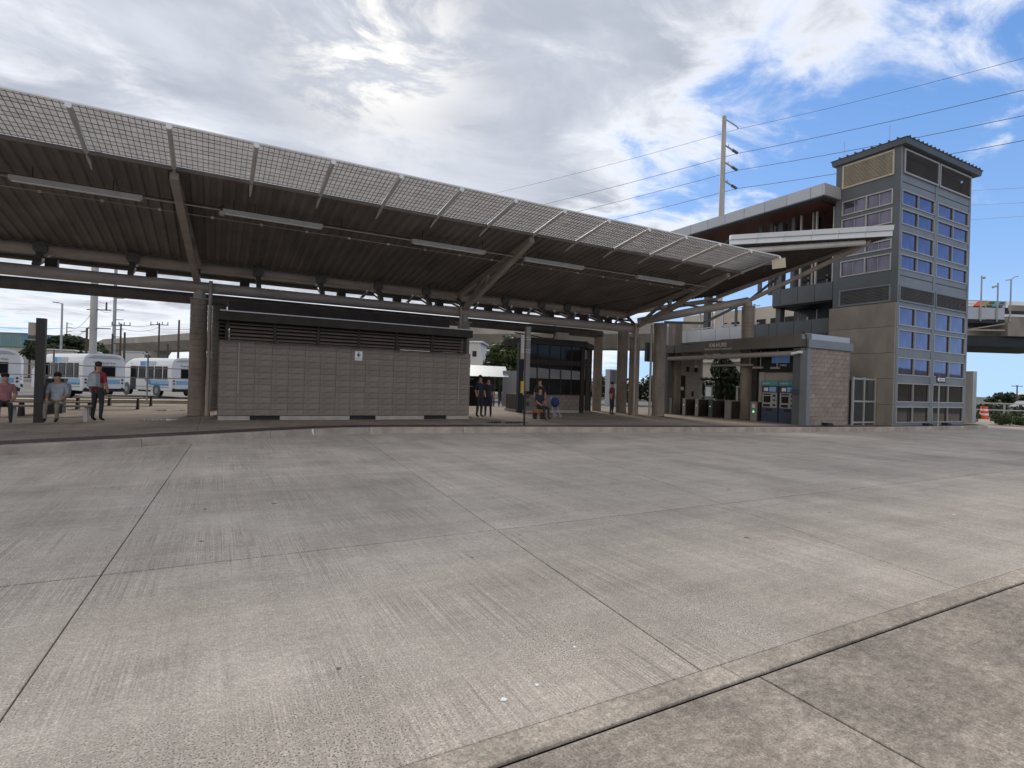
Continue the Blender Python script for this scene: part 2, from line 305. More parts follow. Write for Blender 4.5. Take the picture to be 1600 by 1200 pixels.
# ------------------------------------------------------------------ mesh helpers
ORG = {}          # world origin of every object we parent to
def org(o): return ORG.get(o.name, Vector((0, 0, 0))) if o else Vector((0, 0, 0))
class MB:
    def __init__(s): s.v = []; s.f = []; s.m = []
    def quadf(s, pts, mi=0):
        i = len(s.v); s.v += [tuple(p) for p in pts]; s.f.append(tuple(range(i, i+len(pts)))); s.m.append(mi); return s
    def box(s, a, b, mi=0):
        x0, y0, z0 = (min(a[i], b[i]) for i in range(3)); x1, y1, z1 = (max(a[i], b[i]) for i in range(3))
        return s.hexa([(x0, y0, z0), (x1, y0, z0), (x1, y1, z0), (x0, y1, z0)], [(x0, y0, z1), (x1, y0, z1), (x1, y1, z1), (x0, y1, z1)], mi)
    def hexa(s, lo, hi, mi=0):
        i = len(s.v); n = len(lo); s.v += [tuple(p) for p in lo] + [tuple(p) for p in hi]
        s.f.append(tuple(i+k for k in reversed(range(n)))); s.f.append(tuple(i+n+k for k in range(n)))
        for k in range(n): s.f.append((i+k, i+(k+1) % n, i+n+(k+1) % n, i+n+k))
        s.m += [mi]*(n+2); return s
    def prism(s, poly, z0, z1, mi=0):
        return s.hexa([(x, y, z0) for x, y in poly], [(x, y, z1) for x, y in poly], mi)
    def bar(s, p, q, w, h, mi=0, up=(0, 0, 1)):
        p, q = Vector(p), Vector(q); d = (q-p).normalized(); up = Vector(up)
        if abs(d.dot(up)) > 0.98: up = Vector((0, 1, 0))
        a = d.cross(up).normalized()*w/2; b = a.cross(d).normalized()*h/2
        return s.hexa([p-a-b, p+a-b, p+a+b, p-a+b], [q-a-b, q+a-b, q+a+b, q-a+b], mi)
    def tube(s, p, q, r0, r1=None, n=12, mi=0, caps=True):
        p, q = Vector(p), Vector(q); r1 = r0 if r1 is None else r1; d = (q-p).normalized()
        up = Vector((0, 0, 1)) if abs(d.z) < 0.95 else Vector((1, 0, 0))
        a = d.cross(up).normalized(); b = a.cross(d); i = len(s.v)
        for c, r_ in ((p, r0), (q, r1)):
            for k in range(n):
                t = 2*math.pi*k/n; s.v.append(tuple(c + (a*math.cos(t)+b*math.sin(t))*r_))
        for k in range(n): s.f.append((i+k, i+(k+1) % n, i+n+(k+1) % n, i+n+k)); s.m.append(mi)
        if caps: s.f.append(tuple(i+k for k in reversed(range(n)))); s.f.append(tuple(i+n+k for k in range(n))); s.m += [mi, mi]
        return s
    def path(s, pts, r_, n=6, mi=0):
        for a, b in zip(pts[:-1], pts[1:]): s.tube(a, b, r_, n=n, mi=mi)
        return s
    def lathe(s, c, prof, n=20, mi=0):
        i = len(s.v)
        for r_, z in prof:
            for k in range(n):
                t = 2*math.pi*k/n; s.v.append((c[0]+r_*math.cos(t), c[1]+r_*math.sin(t), c[2]+z))
        for j in range(len(prof)-1):
            for k in range(n): s.f.append((i+j*n+k, i+j*n+(k+1) % n, i+(j+1)*n+(k+1) % n, i+(j+1)*n+k)); s.m.append(mi)
        s.f.append(tuple(i+k for k in reversed(range(n)))); s.f.append(tuple(i+(len(prof)-1)*n+k for k in range(n))); s.m += [mi, mi]
        return s
    def ball(s, c, r_, n=8, mi=0, sq=(1, 1, 1)):
        prof = [(max(0.001, r_*math.sin(math.pi*j/n)), -r_*math.cos(math.pi*j/n)) for j in range(n+1)]
        i = len(s.v); s.lathe((0, 0, 0), prof, n*2, mi)
        for k in range(i, len(s.v)): v = s.v[k]; s.v[k] = (c[0]+v[0]*sq[0], c[1]+v[1]*sq[1], c[2]+v[2]*sq[2])
        return s
    def mesh(s, name, mats, o=Vector((0, 0, 0)), smooth=False):
        me = bpy.data.meshes.new(name)
        me.from_pydata([(v[0]-o.x, v[1]-o.y, v[2]-o.z) for v in s.v], [], s.f)
        for m_ in (mats if isinstance(mats, (list, tuple)) else [mats]): me.materials.append(m_)
        me.polygons.foreach_set('material_index', s.m)
        if smooth: me.polygons.foreach_set('use_smooth', [True]*len(s.f))
        me.update(); return me
    def build(s, name, mats, parent=None, smooth=False, label=None, at=None):
        """verts are world coordinates; at = world point that becomes the object's own origin"""
        po = org(parent); o_at = Vector(at) if at is not None else po
        ob = bpy.data.objects.new(name, s.mesh(name, mats, o_at, smooth)); COL.objects.link(ob)
        ob.parent = parent; ob.location = o_at - po; ORG[ob.name] = o_at
        if label: ob['label'] = label
        return ob
def smooth_by_angle(ob):
    me = ob.data; me.polygons.foreach_set('use_smooth', [True]*len(me.polygons)); me.set_sharp_from_angle(angle=RAD(40))
    return ob
def thing(name, loc, label, cat, group=None):
    o = bpy.data.objects.new(name, None); COL.objects.link(o); o.location = loc; ORG[o.name] = Vector(loc)
    o.empty_display_size = 0.3; o['label'] = label; o['category'] = cat
    if group: o['group'] = group
    return o
def tag(o, label, cat, group=None):
    o['label'] = label; o['category'] = cat
    if group: o['group'] = group
    return o
def struct(o, kind='structure'): o['kind'] = kind; return o
def piece(name, me, parent, world_pos, rot=None, label=None):
    ob = bpy.data.objects.new(name, me); COL.objects.link(ob); ob.parent = parent
    ob.location = Vector(world_pos)-org(parent); ORG[ob.name] = Vector(world_pos)
    if rot: ob.rotation_euler = rot
    if label: ob['label'] = label
    return ob
def copy_tree(o, parent=None):
    c = o.copy(); COL.objects.link(c); c.parent = parent; ORG[c.name] = ORG.get(o.name, Vector()).copy()
    for ch in list(o.children): copy_tree(ch, c)
    return c
def text_mesh(body, size, depth, mat_, name, parent, world_pos, x_axis, z_axis, spacing=1.0, align='LEFT'):
    """lettering as real geometry; x_axis = reading direction, z_axis = up"""
    cu = bpy.data.curves.new(name, 'FONT'); cu.body = body; cu.size = size; cu.extrude = depth; cu.space_character = spacing
    cu.align_x = align; cu.resolution_u = 2
    to = bpy.data.objects.new('tmp_text', cu); COL.objects.link(to)
    dg = bpy.context.evaluated_depsgraph_get(); me = bpy.data.meshes.new_from_object(to.evaluated_get(dg))
    bpy.data.objects.remove(to); bpy.data.curves.remove(cu)
    me.materials.clear(); me.materials.append(mat_); me.name = name
    X = Vector(x_axis).normalized(); Z = Vector(z_axis).normalized(); Yn = X.cross(Z)*-1
    R3 = Matrix((X, Z, X.cross(Z))).transposed()      # text x->X, text y->Z, text z->normal
    ob = bpy.data.objects.new(name, me); COL.objects.link(ob); ob.parent = parent
    ob.matrix_local = Matrix.Translation(Vector(world_pos)-org(parent)) @ R3.to_4x4()
    return ob

# ------------------------------------------------------------------ ground, road, gutter
g = MB().quadf([(-2500, -2500, -0.10), (4000, -2500, -0.10), (4000, 4000, -0.10), (-2500, 4000, -0.10)])
struct(g.build('ground', M['asphalt']))
road = bpy.data.objects.new('road', None); COL.objects.link(road); road['kind'] = 'structure'; ORG['road'] = Vector()
MB().box((-26.1, -7.1, -0.095), (62.1, 19.2, -0.018)).build('joint_bed', M['joint'], road)
xs = [-26, -22.7, -19.3, -16, -12.7, -9.4, -6.8, -3.9, -0.62, 2.62, 6.0, 9.7, 13.2, 16.6, 20, 23.4, 26.8, 30.2, 33.6, 37, 40.4, 43.8, 47.2, 50.6, 54, 57.4, 62]
ys = [2.175, 5.3, 7.2, 9.4, 12.2, 15.2, 19.0]
slab_cache = {}
def slab(parent, x0, x1, y0, y1, m_, zt=0.0, gap=0.006, name='concrete_slab', th=0.015):
    key = (round(x1-x0, 3), round(y1-y0, 3), m_.name, th)
    if key not in slab_cache:
        w, h = (x1-x0)/2-gap, (y1-y0)/2-gap; b = 0.004
        s = MB(); s.hexa([(-w, -h, -th), (w, -h, -th), (w, h, -th), (-w, h, -th)], [(-w, -h, -b), (w, -h, -b), (w, h, -b), (-w, h, -b)])
        s.hexa([(-w, -h, -b), (w, -h, -b), (w, h, -b), (-w, h, -b)], [(-w+b, -h+b, 0), (w-b, -h+b, 0), (w-b, h-b, 0), (-w+b, h-b, 0)])
        slab_cache[key] = s.mesh(name, m_)
    return piece(name, slab_cache[key], parent, ((x0+x1)/2, (y0+y1)/2, zt))
JL = [(-26, 0), (-22.6, 0.0), (-19.2, .0), (-15.8, .01), (-12.2, .015), (-8.4, .02), (-4.5, .03), (-.93, .035), (2.29, .088), (4.95, .262), (8.75, .155), (12.6, .13), (16.4, .1), (20.0, .08), (23.6, .06), (27.2, .04), (30.8, .02), (34.3, 0), (37.8, 0), (41.3, 0), (44.8, 0), (48.3, 0), (52, 0), (57, 0), (62, 0)]
for (a0, s0), (a1, s1) in zip(JL[:-1], JL[1:]):
    for y0, y1 in zip(ys[:-1], ys[1:]):
        g_ = .005 if a0 < 4 else .008; h0 = .011 if y0 == 5.3 else .006; h1 = .011 if y1 == 5.3 else .006
        q = [(a0+s0*y0+g_, y0+h0), (a1+s1*y0-g_, y0+h0), (a1+s1*y1-g_, y1-h1), (a0+s0*y1+g_, y1-h1)]
        cx_, cy_ = sum(p[0] for p in q)/4, sum(p[1] for p in q)/4
        ins = [(p[0]+(.005 if p[0] < cx_ else -.005), p[1]+(.004 if p[1] < cy_ else -.004)) for p in q]
        MB().hexa([(*p, -.015) for p in q], [(*p, -.004) for p in q]).hexa([(*p, -.004) for p in q], [(*p, 0) for p in ins]).build('concrete_slab', M['road'], road, at=(cx_, cy_, 0))
for x0, x1 in zip([-26, -16, -9.3, -3.1, 2.62, 6.0, 9.7, 16, 26, 40], [-16, -9.3, -3.1, 2.62, 6.0, 9.7, 16, 26, 40, 62]):
    slab(road, x0, x1, 2.008, 2.175, M['gutter'], zt=0.006, gap=0.003, name='gutter_slab')
for x0, x1 in zip([-26, -20.5, -15, -9, -3.0, 2.73, 8.2, 14, 20, 32, 46], [-20.5, -15, -9, -3.0, 2.73, 8.2, 14, 20, 32, 46, 62]):
    for y0, y1 in ((-1.4, 2.0), (-7, -1.4)): slab(road, x0, x1, y0, y1, M['walk'], gap=0.007, name='apron_slab')
# right-hand part of the road beyond the slabs
# small marks lying on the road
for k, (x, y, s_, rz) in enumerate([(1.33, 2.42, 0.022, 0.4), (1.55, 2.46, 0.016, 1.1), (1.98, 2.72, 0.014, 0.3), (8.9, 3.6, 0.03, 0)]):
    pts = [(x+s_*math.cos(rz+a)*(1 if i % 2 else 0.55), y+s_*math.sin(rz+a)*0.8) for i, a in enumerate([0, 0.9, 2.0, 3.0, 4.2, 5.3])]
    o = MB().prism(pts, 0.001, 0.004).build('paper_scrap', M['litter'], at=(x, y, 0))
    tag(o, ['largest white paper scrap on the concrete near the bottom edge', 'white paper scrap right of the largest scrap on the concrete',
            'smallest white scrap on the concrete right of the others', 'white fleck on the concrete right of the middle joint'][k], 'litter', 'paper scraps on the road')

for k, (pts, lb) in enumerate((([(-.28, 1.93), (-.17, 1.97), (-.05, 2.0), (-.06, 1.985), (-.17, 1.955)], 'dark rubber mark on the concrete at the bottom left corner'),)):
    o = MB().prism([(x_, y_+.36) for x_, y_ in pts], 0.001, 0.003).build('rubber_mark', M['joint']); tag(o, lb, 'mark')
# ------------------------------------------------------------------ platform with kerb
PZ = 0.17
KERB = [(-26, 4.6), (-12, 10.0), (-3.45, 13.35), (-0.36, 14.72), (1.6, 15.62), (3.1, 16.2), (4.0, 16.33), (5.2, 16.25), (8.5, 15.85), (13.5, 15.0), (20.8, 13.85), (27.2, 13.22), (33.5, 12.95), (35.6, 13.0), (36.5, 13.5), (36.9, 14.4), (37.0, 16.0)]
def kerb_y(x):
    for (a, b), (c, d) in zip(KERB[:-1], KERB[1:]):
        if a <= x <= c: return b+(d-b)*(x-a)/(c-a)
    return KERB[-3][1]
plat = bpy.data.objects.new('platform_pavement', None); COL.objects.link(plat); plat['kind'] = 'structure'; ORG[plat.name] = Vector()
s = MB()
YB = 31.0
for (a, b), (c, d) in zip(KERB[:12], KERB[1:13]): s.hexa([(a, b+.3, 0.002), (c, d+.3, 0.002), (c, YB, 0.002), (a, YB, 0.002)], [(a, b+.3, PZ-.012), (c, d+.3, PZ-.012), (c, YB, PZ-.012), (a, YB, PZ-.012)])
s.build('slab_bed', M['joint'], plat)
px = [-26, -22, -18, -14.5, -11, -7.4, -3.9, -0.36, 3.3, 6.6, 10, 13.4, 16.8, 20.2, 23.6, 27, 30.3, 33.4, 36.6]
for a, c in zip(px[:-1], px[1:]):
    y0a, y0c = kerb_y(a)+1.12, kerb_y(c)+1.12
    rows = [None, 19.2, 23.0, 27.0, YB]
    for j in range(4):
        lo_a = y0a if j == 0 else rows[j]; lo_c = y0c if j == 0 else rows[j]
        hi = rows[j+1]; gp = 0.005
        mids = [(x, kerb_y(x)+1.12) for x, _ in KERB if a < x < c] if j == 0 else []
        poly = [(a+gp, lo_a+gp)]+[(x, y) for x, y in mids]+[(c-gp, lo_c+gp), (c-gp, hi-gp), (a+gp, hi-gp)]
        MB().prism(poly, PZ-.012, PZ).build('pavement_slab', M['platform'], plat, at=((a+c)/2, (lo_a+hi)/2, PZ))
# kerb stones and the strip of dark red pavers behind them, walked along the kerb line
def along(path, step):
    out = []; acc = 0.0; cur = Vector(path[0])
    for (a, b) in zip(path[:-1], path[1:]):
        A, B_ = Vector(a), Vector(b); L = (B_-A).length; t = acc
        while t < L: out.append((A+(B_-A)*(t/L), (B_-A)/L)); t += step
        acc = t-L
    return out
def offset_poly(path, d):
    out = []
    for i, p in enumerate(path):
        A = Vector(path[max(0, i-1)]); B_ = Vector(path[min(len(path)-1, i+1)]); t = (B_-A).normalized(); n = Vector((-t.y, t.x))
        out.append(tuple(Vector(p)+n*d))
    return out
def kerb_pieces(name, path, d0, d1, z0, z1, step, m_, parent, gap=0.006, batter=0.0, z_in=None):
    P0 = offset_poly(path, d0); P1 = offset_poly(path, d1)
    # resample so that pieces follow the bend
    cuts = [0.0]; tot = [0.0]
    for a, b in zip(path[:-1], path[1:]): tot.append(tot[-1]+(Vector(b)-Vector(a)).length)
    n = max(1, int(tot[-1]/step)); marks = [tot[-1]*k/n for k in range(n+1)]
    def pt(P, s_):
        for i in range(len(tot)-1):
            if s_ <= tot[i+1]+1e-6:
                t = (s_-tot[i])/(tot[i+1]-tot[i]); return Vector(P[i]).lerp(Vector(P[i+1]), t)
        return Vector(P[-1])
    for k in range(n):
        ss = [marks[k]+gap]+[t for t in tot if marks[k]+gap < t < marks[k+1]-gap]+[marks[k+1]-gap]
        o_ = [pt(P0, t) for t in ss]; i_ = [pt(P1, t) for t in ss]
        s = MB(); zi = z1 if z_in is None else z_in
        for q in range(len(ss)-1):
            a, b, c, d = o_[q], o_[q+1], i_[q+1], i_[q]
            n_in = ((d-a).normalized())*batter
            s.hexa([(a.x, a.y, z0), (b.x, b.y, z0), (c.x, c.y, z0), (d.x, d.y, z0)],
                   [(a.x+n_in.x, a.y+n_in.y, z1-0.02 if batter else z1), (b.x+n_in.x, b.y+n_in.y, z1-0.02 if batter else z1), (c.x, c.y, zi), (d.x, d.y, zi)])
            if batter:
                s.hexa([(a.x+n_in.x, a.y+n_in.y, z1-0.02), (b.x+n_in.x, b.y+n_in.y, z1-0.02), (c.x, c.y, z1-0.02), (d.x, d.y, z1-0.02)],
                       [(a.x+n_in.x*2.2, a.y+n_in.y*2.2, z1), (b.x+n_in.x*2.2, b.y+n_in.y*2.2, z1), (c.x, c.y, z1), (d.x, d.y, z1)])
        mid = (o_[0]+i_[-1])/2
        s.build(name, m_, parent, at=(mid.x, mid.y, z1))
kerb = bpy.data.objects.new('kerb', None); COL.objects.link(kerb); kerb['kind'] = 'structure'; ORG['kerb'] = Vector()
kerb_pieces('kerb_stone', KERB, 0.0, 0.30, -0.01, PZ+0.004, 2.9, M['kerb'], kerb, batter=0.018)
kerb_pieces('red_paver', KERB[1:13], 0.305, 1.10, PZ-0.011, PZ+0.001, 0.27, M['paver'], kerb, gap=0.008)
# white reflector post painted on the kerb face
o = MB().box((2.42, 15.955, 0.02), (2.47, 15.985, 0.19)).build('kerb_marker', M['white']); tag(o, 'short white marker strip standing on the kerb face before the block wall', 'marker')
# wet film left on the platform
def blob(cx, cy, rx, ry, seed):
    rnd = random.Random(seed); n = 26
    return [(cx+rx*math.cos(2*math.pi*k/n)*(0.8+0.3*rnd.random()), cy+ry*math.sin(2*math.pi*k/n)*(0.7+0.5*rnd.random())) for k in range(n)]
for k, (cx, cy, rx, ry) in enumerate([(-1.5, 20.1, 0.52, 0.28), (-1.5, 25.4, 0.55, 0.4), (9.6, 17.9, 0.9, 0.45)]):
    o = MB().prism(blob(cx, cy, rx, ry, k), PZ+0.002, PZ+0.004).build('puddle', M['wet'], at=(cx, cy, PZ))
    tag(o, ['shallow puddle on the pavement left of the front round column', 'shallow puddle farther back behind the first puddle', 'wet patch on the pavement right of the block wall'][k], 'puddle', 'puddles on the platform')
# rear edge: tan kerbed median and bus lot beyond
rear = bpy.data.objects.new('median', None); COL.objects.link(rear); rear['kind'] = 'structure'; ORG['median'] = Vector()
MB().box((-40, 36.0, -0.09), (14, 37.0, 0.14)).build('median_top', M['tan_line'], rear)
MB().box((-40, 31.3, -0.09), (14, 31.6, 0.12)).build('kerb_line', M['kerb'], rear)

# ------------------------------------------------------------------ main canopy
can = thing('platform_canopy', (9.5, 22, PZ), 'long cantilevered bus platform canopy with corrugated deck and pale sunscreen edge', 'canopy')
def dz_(y): return 6.70-0.142*(y-16.1)         # underside of the deck
X0, X1, YF, YR = -15.0, 20.15, 16.1, 23.05
def corrugated(x0, x1, y0, y1, zf, pitch=0.305, h=0.055, th=0.03):
    s = MB(); n = int((x1-x0)/pitch); prof = []
    for k in range(n):
        x = x0+k*pitch; prof += [(x, 0), (x+pitch*.36, 0), (x+pitch*.5, h), (x+pitch*.86, h)]
    prof.append((x0+n*pitch, 0)); i = len(s.v)
    for x, dh in prof: s.v += [(x, y0, zf(y0)+dh), (x, y1, zf(y1)+dh)]
    for k in range(len(prof)-1): s.f.append((i+2*k, i+2*k+2, i+2*k+3, i+2*k+1)); s.m.append(0)
    s.hexa([(x0, y0, zf(y0)+h+.004), (x1, y0, zf(y0)+h+.004), (x1, y1, zf(y1)+h+.004), (x0, y1, zf(y1)+h+.004)],
           [(x0, y0, zf(y0)+h+th), (x1, y0, zf(y0)+h+th), (x1, y1, zf(y1)+h+th), (x0, y1, zf(y1)+h+th)])
    return s
corrugated(X0, X1, YF, YR, dz_).build('roof_deck', M['deck'], can)
# rear wing of the butterfly roof
corrugated(X0, 20.4, 24.6, 31.2, lambda y: 5.85+0.142*(y-24.6)).build('rear_roof_deck', M['deck'], can)
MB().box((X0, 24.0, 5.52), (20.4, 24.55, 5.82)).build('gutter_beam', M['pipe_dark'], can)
smooth_by_angle(MB().tube((X0, 22.85, 5.53), (19.55, 22.85, 5.53), 0.165, n=18).build('upper_purlin', M['pipe'], can))
smooth_by_angle(MB().tube((X0, 22.1, 4.69), (19.5, 22.1, 4.69), 0.19, n=18).build('lower_tie_pipe', M['pipe'], can))
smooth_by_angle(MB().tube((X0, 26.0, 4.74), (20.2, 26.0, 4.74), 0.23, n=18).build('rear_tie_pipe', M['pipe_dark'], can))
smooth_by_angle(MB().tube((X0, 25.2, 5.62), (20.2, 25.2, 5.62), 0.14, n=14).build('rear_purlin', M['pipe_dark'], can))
# thin front trim
MB().bar((X0, YF-0.03, dz_(YF)+0.05), (X1, YF-0.03, dz_(YF)+0.05), 0.05, 0.10).build('deck_edge_trim', M['deck'], can)
MB().hexa([(X0, YR-.01, dz_(YR)-.005), (X1, YR-.01, dz_(YR)-.005), (X1, YR+.03, dz_(YR)-.005), (X0, YR+.03, dz_(YR)-.005)], [(X0, YR-.01, dz_(YR)+.13), (X1, YR-.01, dz_(YR)+.13), (X1, YR+.03, dz_(YR)+.13), (X0, YR+.03, dz_(YR)+.13)]).build('closure_strip', M['pipe_dark'], can)
OX = [-1.02+1.75*k for k in range(-8, 13)]
TIPZ, TIPY, KNY = 7.12, 14.25, 16.75
def sz(y): return TIPZ+(y-TIPY)*(dz_(16.3)+0.16-TIPZ)/(16.3-TIPY)
rig = MB()
rig.tube((0, TIPY-0.04, TIPZ-0.07), (0, 16.15, sz(16.15)-0.11), 0.052, n=12)
rig.hexa([(-.012, 15.75, sz(15.75)-0.15), (.012, 15.75, sz(15.75)-0.15), (.012, KNY, dz_(KNY)-0.05), (-.012, KNY, dz_(KNY)-0.05)],
         [(-.012, 16.15, dz_(16.15)+0.02), (.012, 16.15, dz_(16.15)+0.02), (.012, KNY, dz_(KNY)+0.0), (-.012, KNY, dz_(KNY)+0.0)])
rig.tube((0, 16.15, sz(16.15)-0.11), (0, KNY-.05, dz_(KNY)-.03), 0.052, 0.02, n=10)
rig_me = rig.mesh('outrigger', M['rigger'])
cap_me = MB().tube((0, TIPY-0.05, TIPZ-0.07), (0, TIPY-0.042, TIPZ-0.07), 0.062, n=14).mesh('outrigger_cap', M['white'])
for x in OX:
    o = piece('outrigger', rig_me, can, (x, 0, 0)); c = piece('end_cap', cap_me, o, (x, 0, 0))
# screen panels between outriggers: close-set white blades on dark crossbars
pan = MB(); W = 1.75; nb = 54
for k in range(nb+1):
    y = TIPY+0.02+(16.14-TIPY-0.02)*k/nb; z = sz(y)
    w_ = 0.0065
    pan.hexa([(0.03, y-w_, z-.014), (W-.03, y-w_, z-.014), (W-.03, y+w_, z-.014), (0.03, y+w_, z-.014)],
             [(0.03, y-w_, z+.014), (W-.03, y-w_, z+.014), (W-.03, y+w_, z+.014), (0.03, y+w_, z+.014)], 0)
for k in range(15):
    x = 0.04+(W-.08)*k/14
    pan.bar((x, TIPY, sz(TIPY)-.022), (x, 16.14, sz(16.14)-.022), 0.008, 0.022, 1)
for k in (0, 6, 10, 17, 23, 28, 35, 40, 47, 52, 60):
    y = TIPY+0.04+(16.1-TIPY)*k/nb; pan.box((0.03, y-.0035, sz(y)-.034), (W-.03, y+.0035, sz(y)-.020), 1)
pan.bar((0, TIPY-.015, sz(TIPY)+0.0), (W, TIPY-.015, sz(TIPY)+0.0), 0.02, 0.035, 2)
# perforated backing
pan_me = pan.mesh('sunscreen_panel', [M['screen'], M['screen_bar'], M['white']])
for x in OX[:-1]: piece('sunscreen_panel', pan_me, can, (x, 0, 0))
# trusses
def truss(x, tx):
    w_ = 0.19
    MB().bar((x, 22.85, 5.50), (tx, 16.15, dz_(16.15)-0.11), w_, 0.18).build('top_chord', M['pipe'], can)
    MB().bar((x, 22.1, 4.80), (tx, 16.22, dz_(16.22)-0.13), w_+.01, 0.17).build('bottom_chord', M['pipe'], can)
    xm = x+(tx-x)*.45
    MB().bar((xm, 19.65, dz_(19.65)-.18), (xm, 19.65, 5.52), 0.14, 0.14).build('web_post', M['pipe'], can)
    MB().bar((x, 22.05, 4.85), (xm, 19.85, dz_(19.85)-.2), 0.10, 0.14).build('web_diagonal', M['pipe'], can)
    MB().bar((x, 22.1, 4.85), (x, 22.85, 5.45), 0.12, 0.12).build('strut', M['pipe_dark'], can)
    MB().bar((x, 22.1, 4.85), (x, 24.2, 5.5), 0.10, 0.10).build('strut', M['pipe_dark'], can)
for x, tx in ((-0.60, -1.02), (9.55, 9.45), (19.45, 19.3), (-10.9, -11.4)): truss(x, tx)
def ringed_column(x, y, rad, z1, parent, m_='column', z0=PZ):
    prof = []; z = 0.0; H = z1-z0; ring = 0.205
    while z < H-0.01:
        zz = min(H, z+ring); prof += [(rad-.014, z), (rad, z+.014), (rad, zz-.014), (rad-.014, zz)]; z = zz
    o = MB().lathe((x, y, z0), prof, 28).build('round_column', M[m_], parent, at=(x, y, z0)); smooth_by_angle(o)
    return o
for x, y, rad in ((-0.53, 22.1, 0.27), (9.58, 22.1, 0.27), (19.40, 22.1, 0.27), (-10.9, 22.1, 0.27)):
    c = ringed_column(x, y, rad, 4.25, can)
    smooth_by_angle(MB().tube((x, y, 4.25), (x, y, 4.62), 0.20, 0.16, n=16).build('steel_cap', M['pipe'], c))
    MB().box((x-.28, y-.28, 4.25), (x+.28, y+.28, 4.28)).build('base_plate', M['pipe'], c)
for x in (0.12, 9.9, 20.0, -10.6): ringed_column(x, 26.0, 0.27, 4.55, can, 'column' if x > 15 else 'pipe_dark')  # left rear columns take a dark colour that stands in for shade
ringed_column(20.35, 24.2, 0.30, 5.3, can)
# downpipes
for x, y, h in ((-0.19, 21.84, 4.9), (9.32, 21.84, 4.9), (19.17, 21.80, 4.95)):
    smooth_by_angle(MB().tube((x, y, PZ), (x, y, h), 0.062, n=12).tube((x, y, PZ), (x, y, PZ+.15), 0.09, n=12).tube((x, y, 2.3), (x, y, 2.36), 0.072, n=12).build('downpipe', M['pipe'], can))
smooth_by_angle(MB().tube((19.9, 21.4, PZ), (19.9, 21.4, 4.9), 0.06, n=10).build('downpipe', M['galv'], can))
# dark U brackets and electrical boxes above the lower pipe, one set every third of a bay
br = MB()
br.bar((0, 22.1, 4.86), (0, 22.7, 5.42), 0.16, 0.16).tube((0, 22.75, 5.52), (0, 22.55, 5.52), 0.19, n=14)
br.bar((0, 22.2, 4.9), (0.0, 24.1, 5.55), 0.09, 0.09)
br_me = br.mesh('purlin_bracket', M['pipe_dark'])
for x in (-13.5, -8.1, -5.0, -2.55, 1.35, 3.6, 5.9, 8.0, 11.9, 13.9, 15.4, 17.2): piece('purlin_bracket', br_me, can, (x, 0, 0))
bx = MB().box((-.16, 22.5, 4.93), (.16, 22.75, 5.2)).mesh('junction_box', M['dark_metal'])
for x in (-7.5, -4.7, -2.0, 0.9, 4.4, 6.7, 8.6, 11.0, 12.6, 14.4, 16.4, 18.0): piece('junction_box', bx, can, (x, 0, 0))
MB().box((X0, 23.3, 5.27), (20.2, 23.42, 5.36)).build('cable_tray', M['dark_metal'], can)
MB().box((8.5, 23.0, 5.0), (19.5, 23.06, 5.05)).build('conduit', M['dark_metal'], can)
for x in (10.4, 12.2, 13.3, 14.7, 16.0, 16.9, 18.1, 18.8, 7.2, 5.2): MB().bar((x, 23.1, 4.9), (x+0.55, 23.4, 5.5), 0.10, 0.08).build('cross_brace', M['pipe_dark'], can)
# rods hanging from the deck and two conduits
LY, LZ = 17.25, 6.21
for (a, b, yy, zz, r_) in ((X0, 19.0, 17.30, 6.29, 0.012), (X0, 19.2, 17.9, 6.13, 0.013), (X0, 19.2, LY, LZ+0.0, 0.018)):
    MB().tube((a, yy, zz), (b, yy, zz), r_, n=6).build('conduit', M['pipe'] if zz < 6.25 else M['dark_metal'], can)
rod = MB().tube((0, LY, LZ+.03), (0, LY, dz_(LY)+.05), 0.012, n=6).mesh('hanger_rod', M['dark_metal'])
for x in (-9, -6.4, -4.0, -2.4, 0.35, 0.9, 3.3, 5.9, 8.1, 10.4, 13.2, 15.3, 15.9, 17.4): piece('hanger_rod', rod, can, (x, 0, 0))
con = MB()
for k in range(26): con.box((-13+k*1.28, 17.88, 6.10), (-12.93+k*1.28, 17.93, 6.16))
con.build('conduit_couplings', M['rigger'], can)
# diagonal cable under the deck
MB().path([(16.2, 22.9, 5.6), (17.0, 20.6, 5.75), (18.0, 18.2, 6.1)], 0.012).build('cable', M['black'], can)
# pair of light fixtures per bay: each its own thing
fx = MB().box((-1.33, LY-.08, LZ-.08), (1.33, LY+.08, LZ+.04)).mesh('housing', [M['light_body']])
fl = MB().box((-1.28, LY-.05, LZ-.1), (1.28, LY+.05, LZ-.081)).mesh('lens', [M['white']])
LBL = ['long tube light hanging left of the first column truss', 'long tube light hanging right of the first column truss', 'long tube light hanging in the middle of the canopy', 'long tube light hanging right of the second column truss', 'long tube light hanging nearest the right end of the canopy']
for k, x in enumerate((-3.1, 1.42, 6.87, 11.1, 16.45)):
    t = thing('tube_light', (x, LY, LZ), LBL[k], 'light', 'tube lights under the main canopy')
    for nm, me in (('housing', fx), ('lens', fl)):
        o = bpy.data.objects.new(nm, me.copy()); COL.objects.link(o); o.parent = t; o.location = (0, 0, 0)
        for v in o.data.vertices: v.co.y -= LY; v.co.z -= LZ
t = thing('security_camera', (0.07, LY, 6.28), 'small round security camera hanging right of the first column truss', 'camera')
MB().tube((0.07, LY, 6.35), (0.07, LY, 6.18), 0.05, n=10).build('mount', M['dark_metal'], t)
MB().ball((0.07, LY, 6.13), 0.085, 6).build('dome', M['light_body'], t, smooth=True)
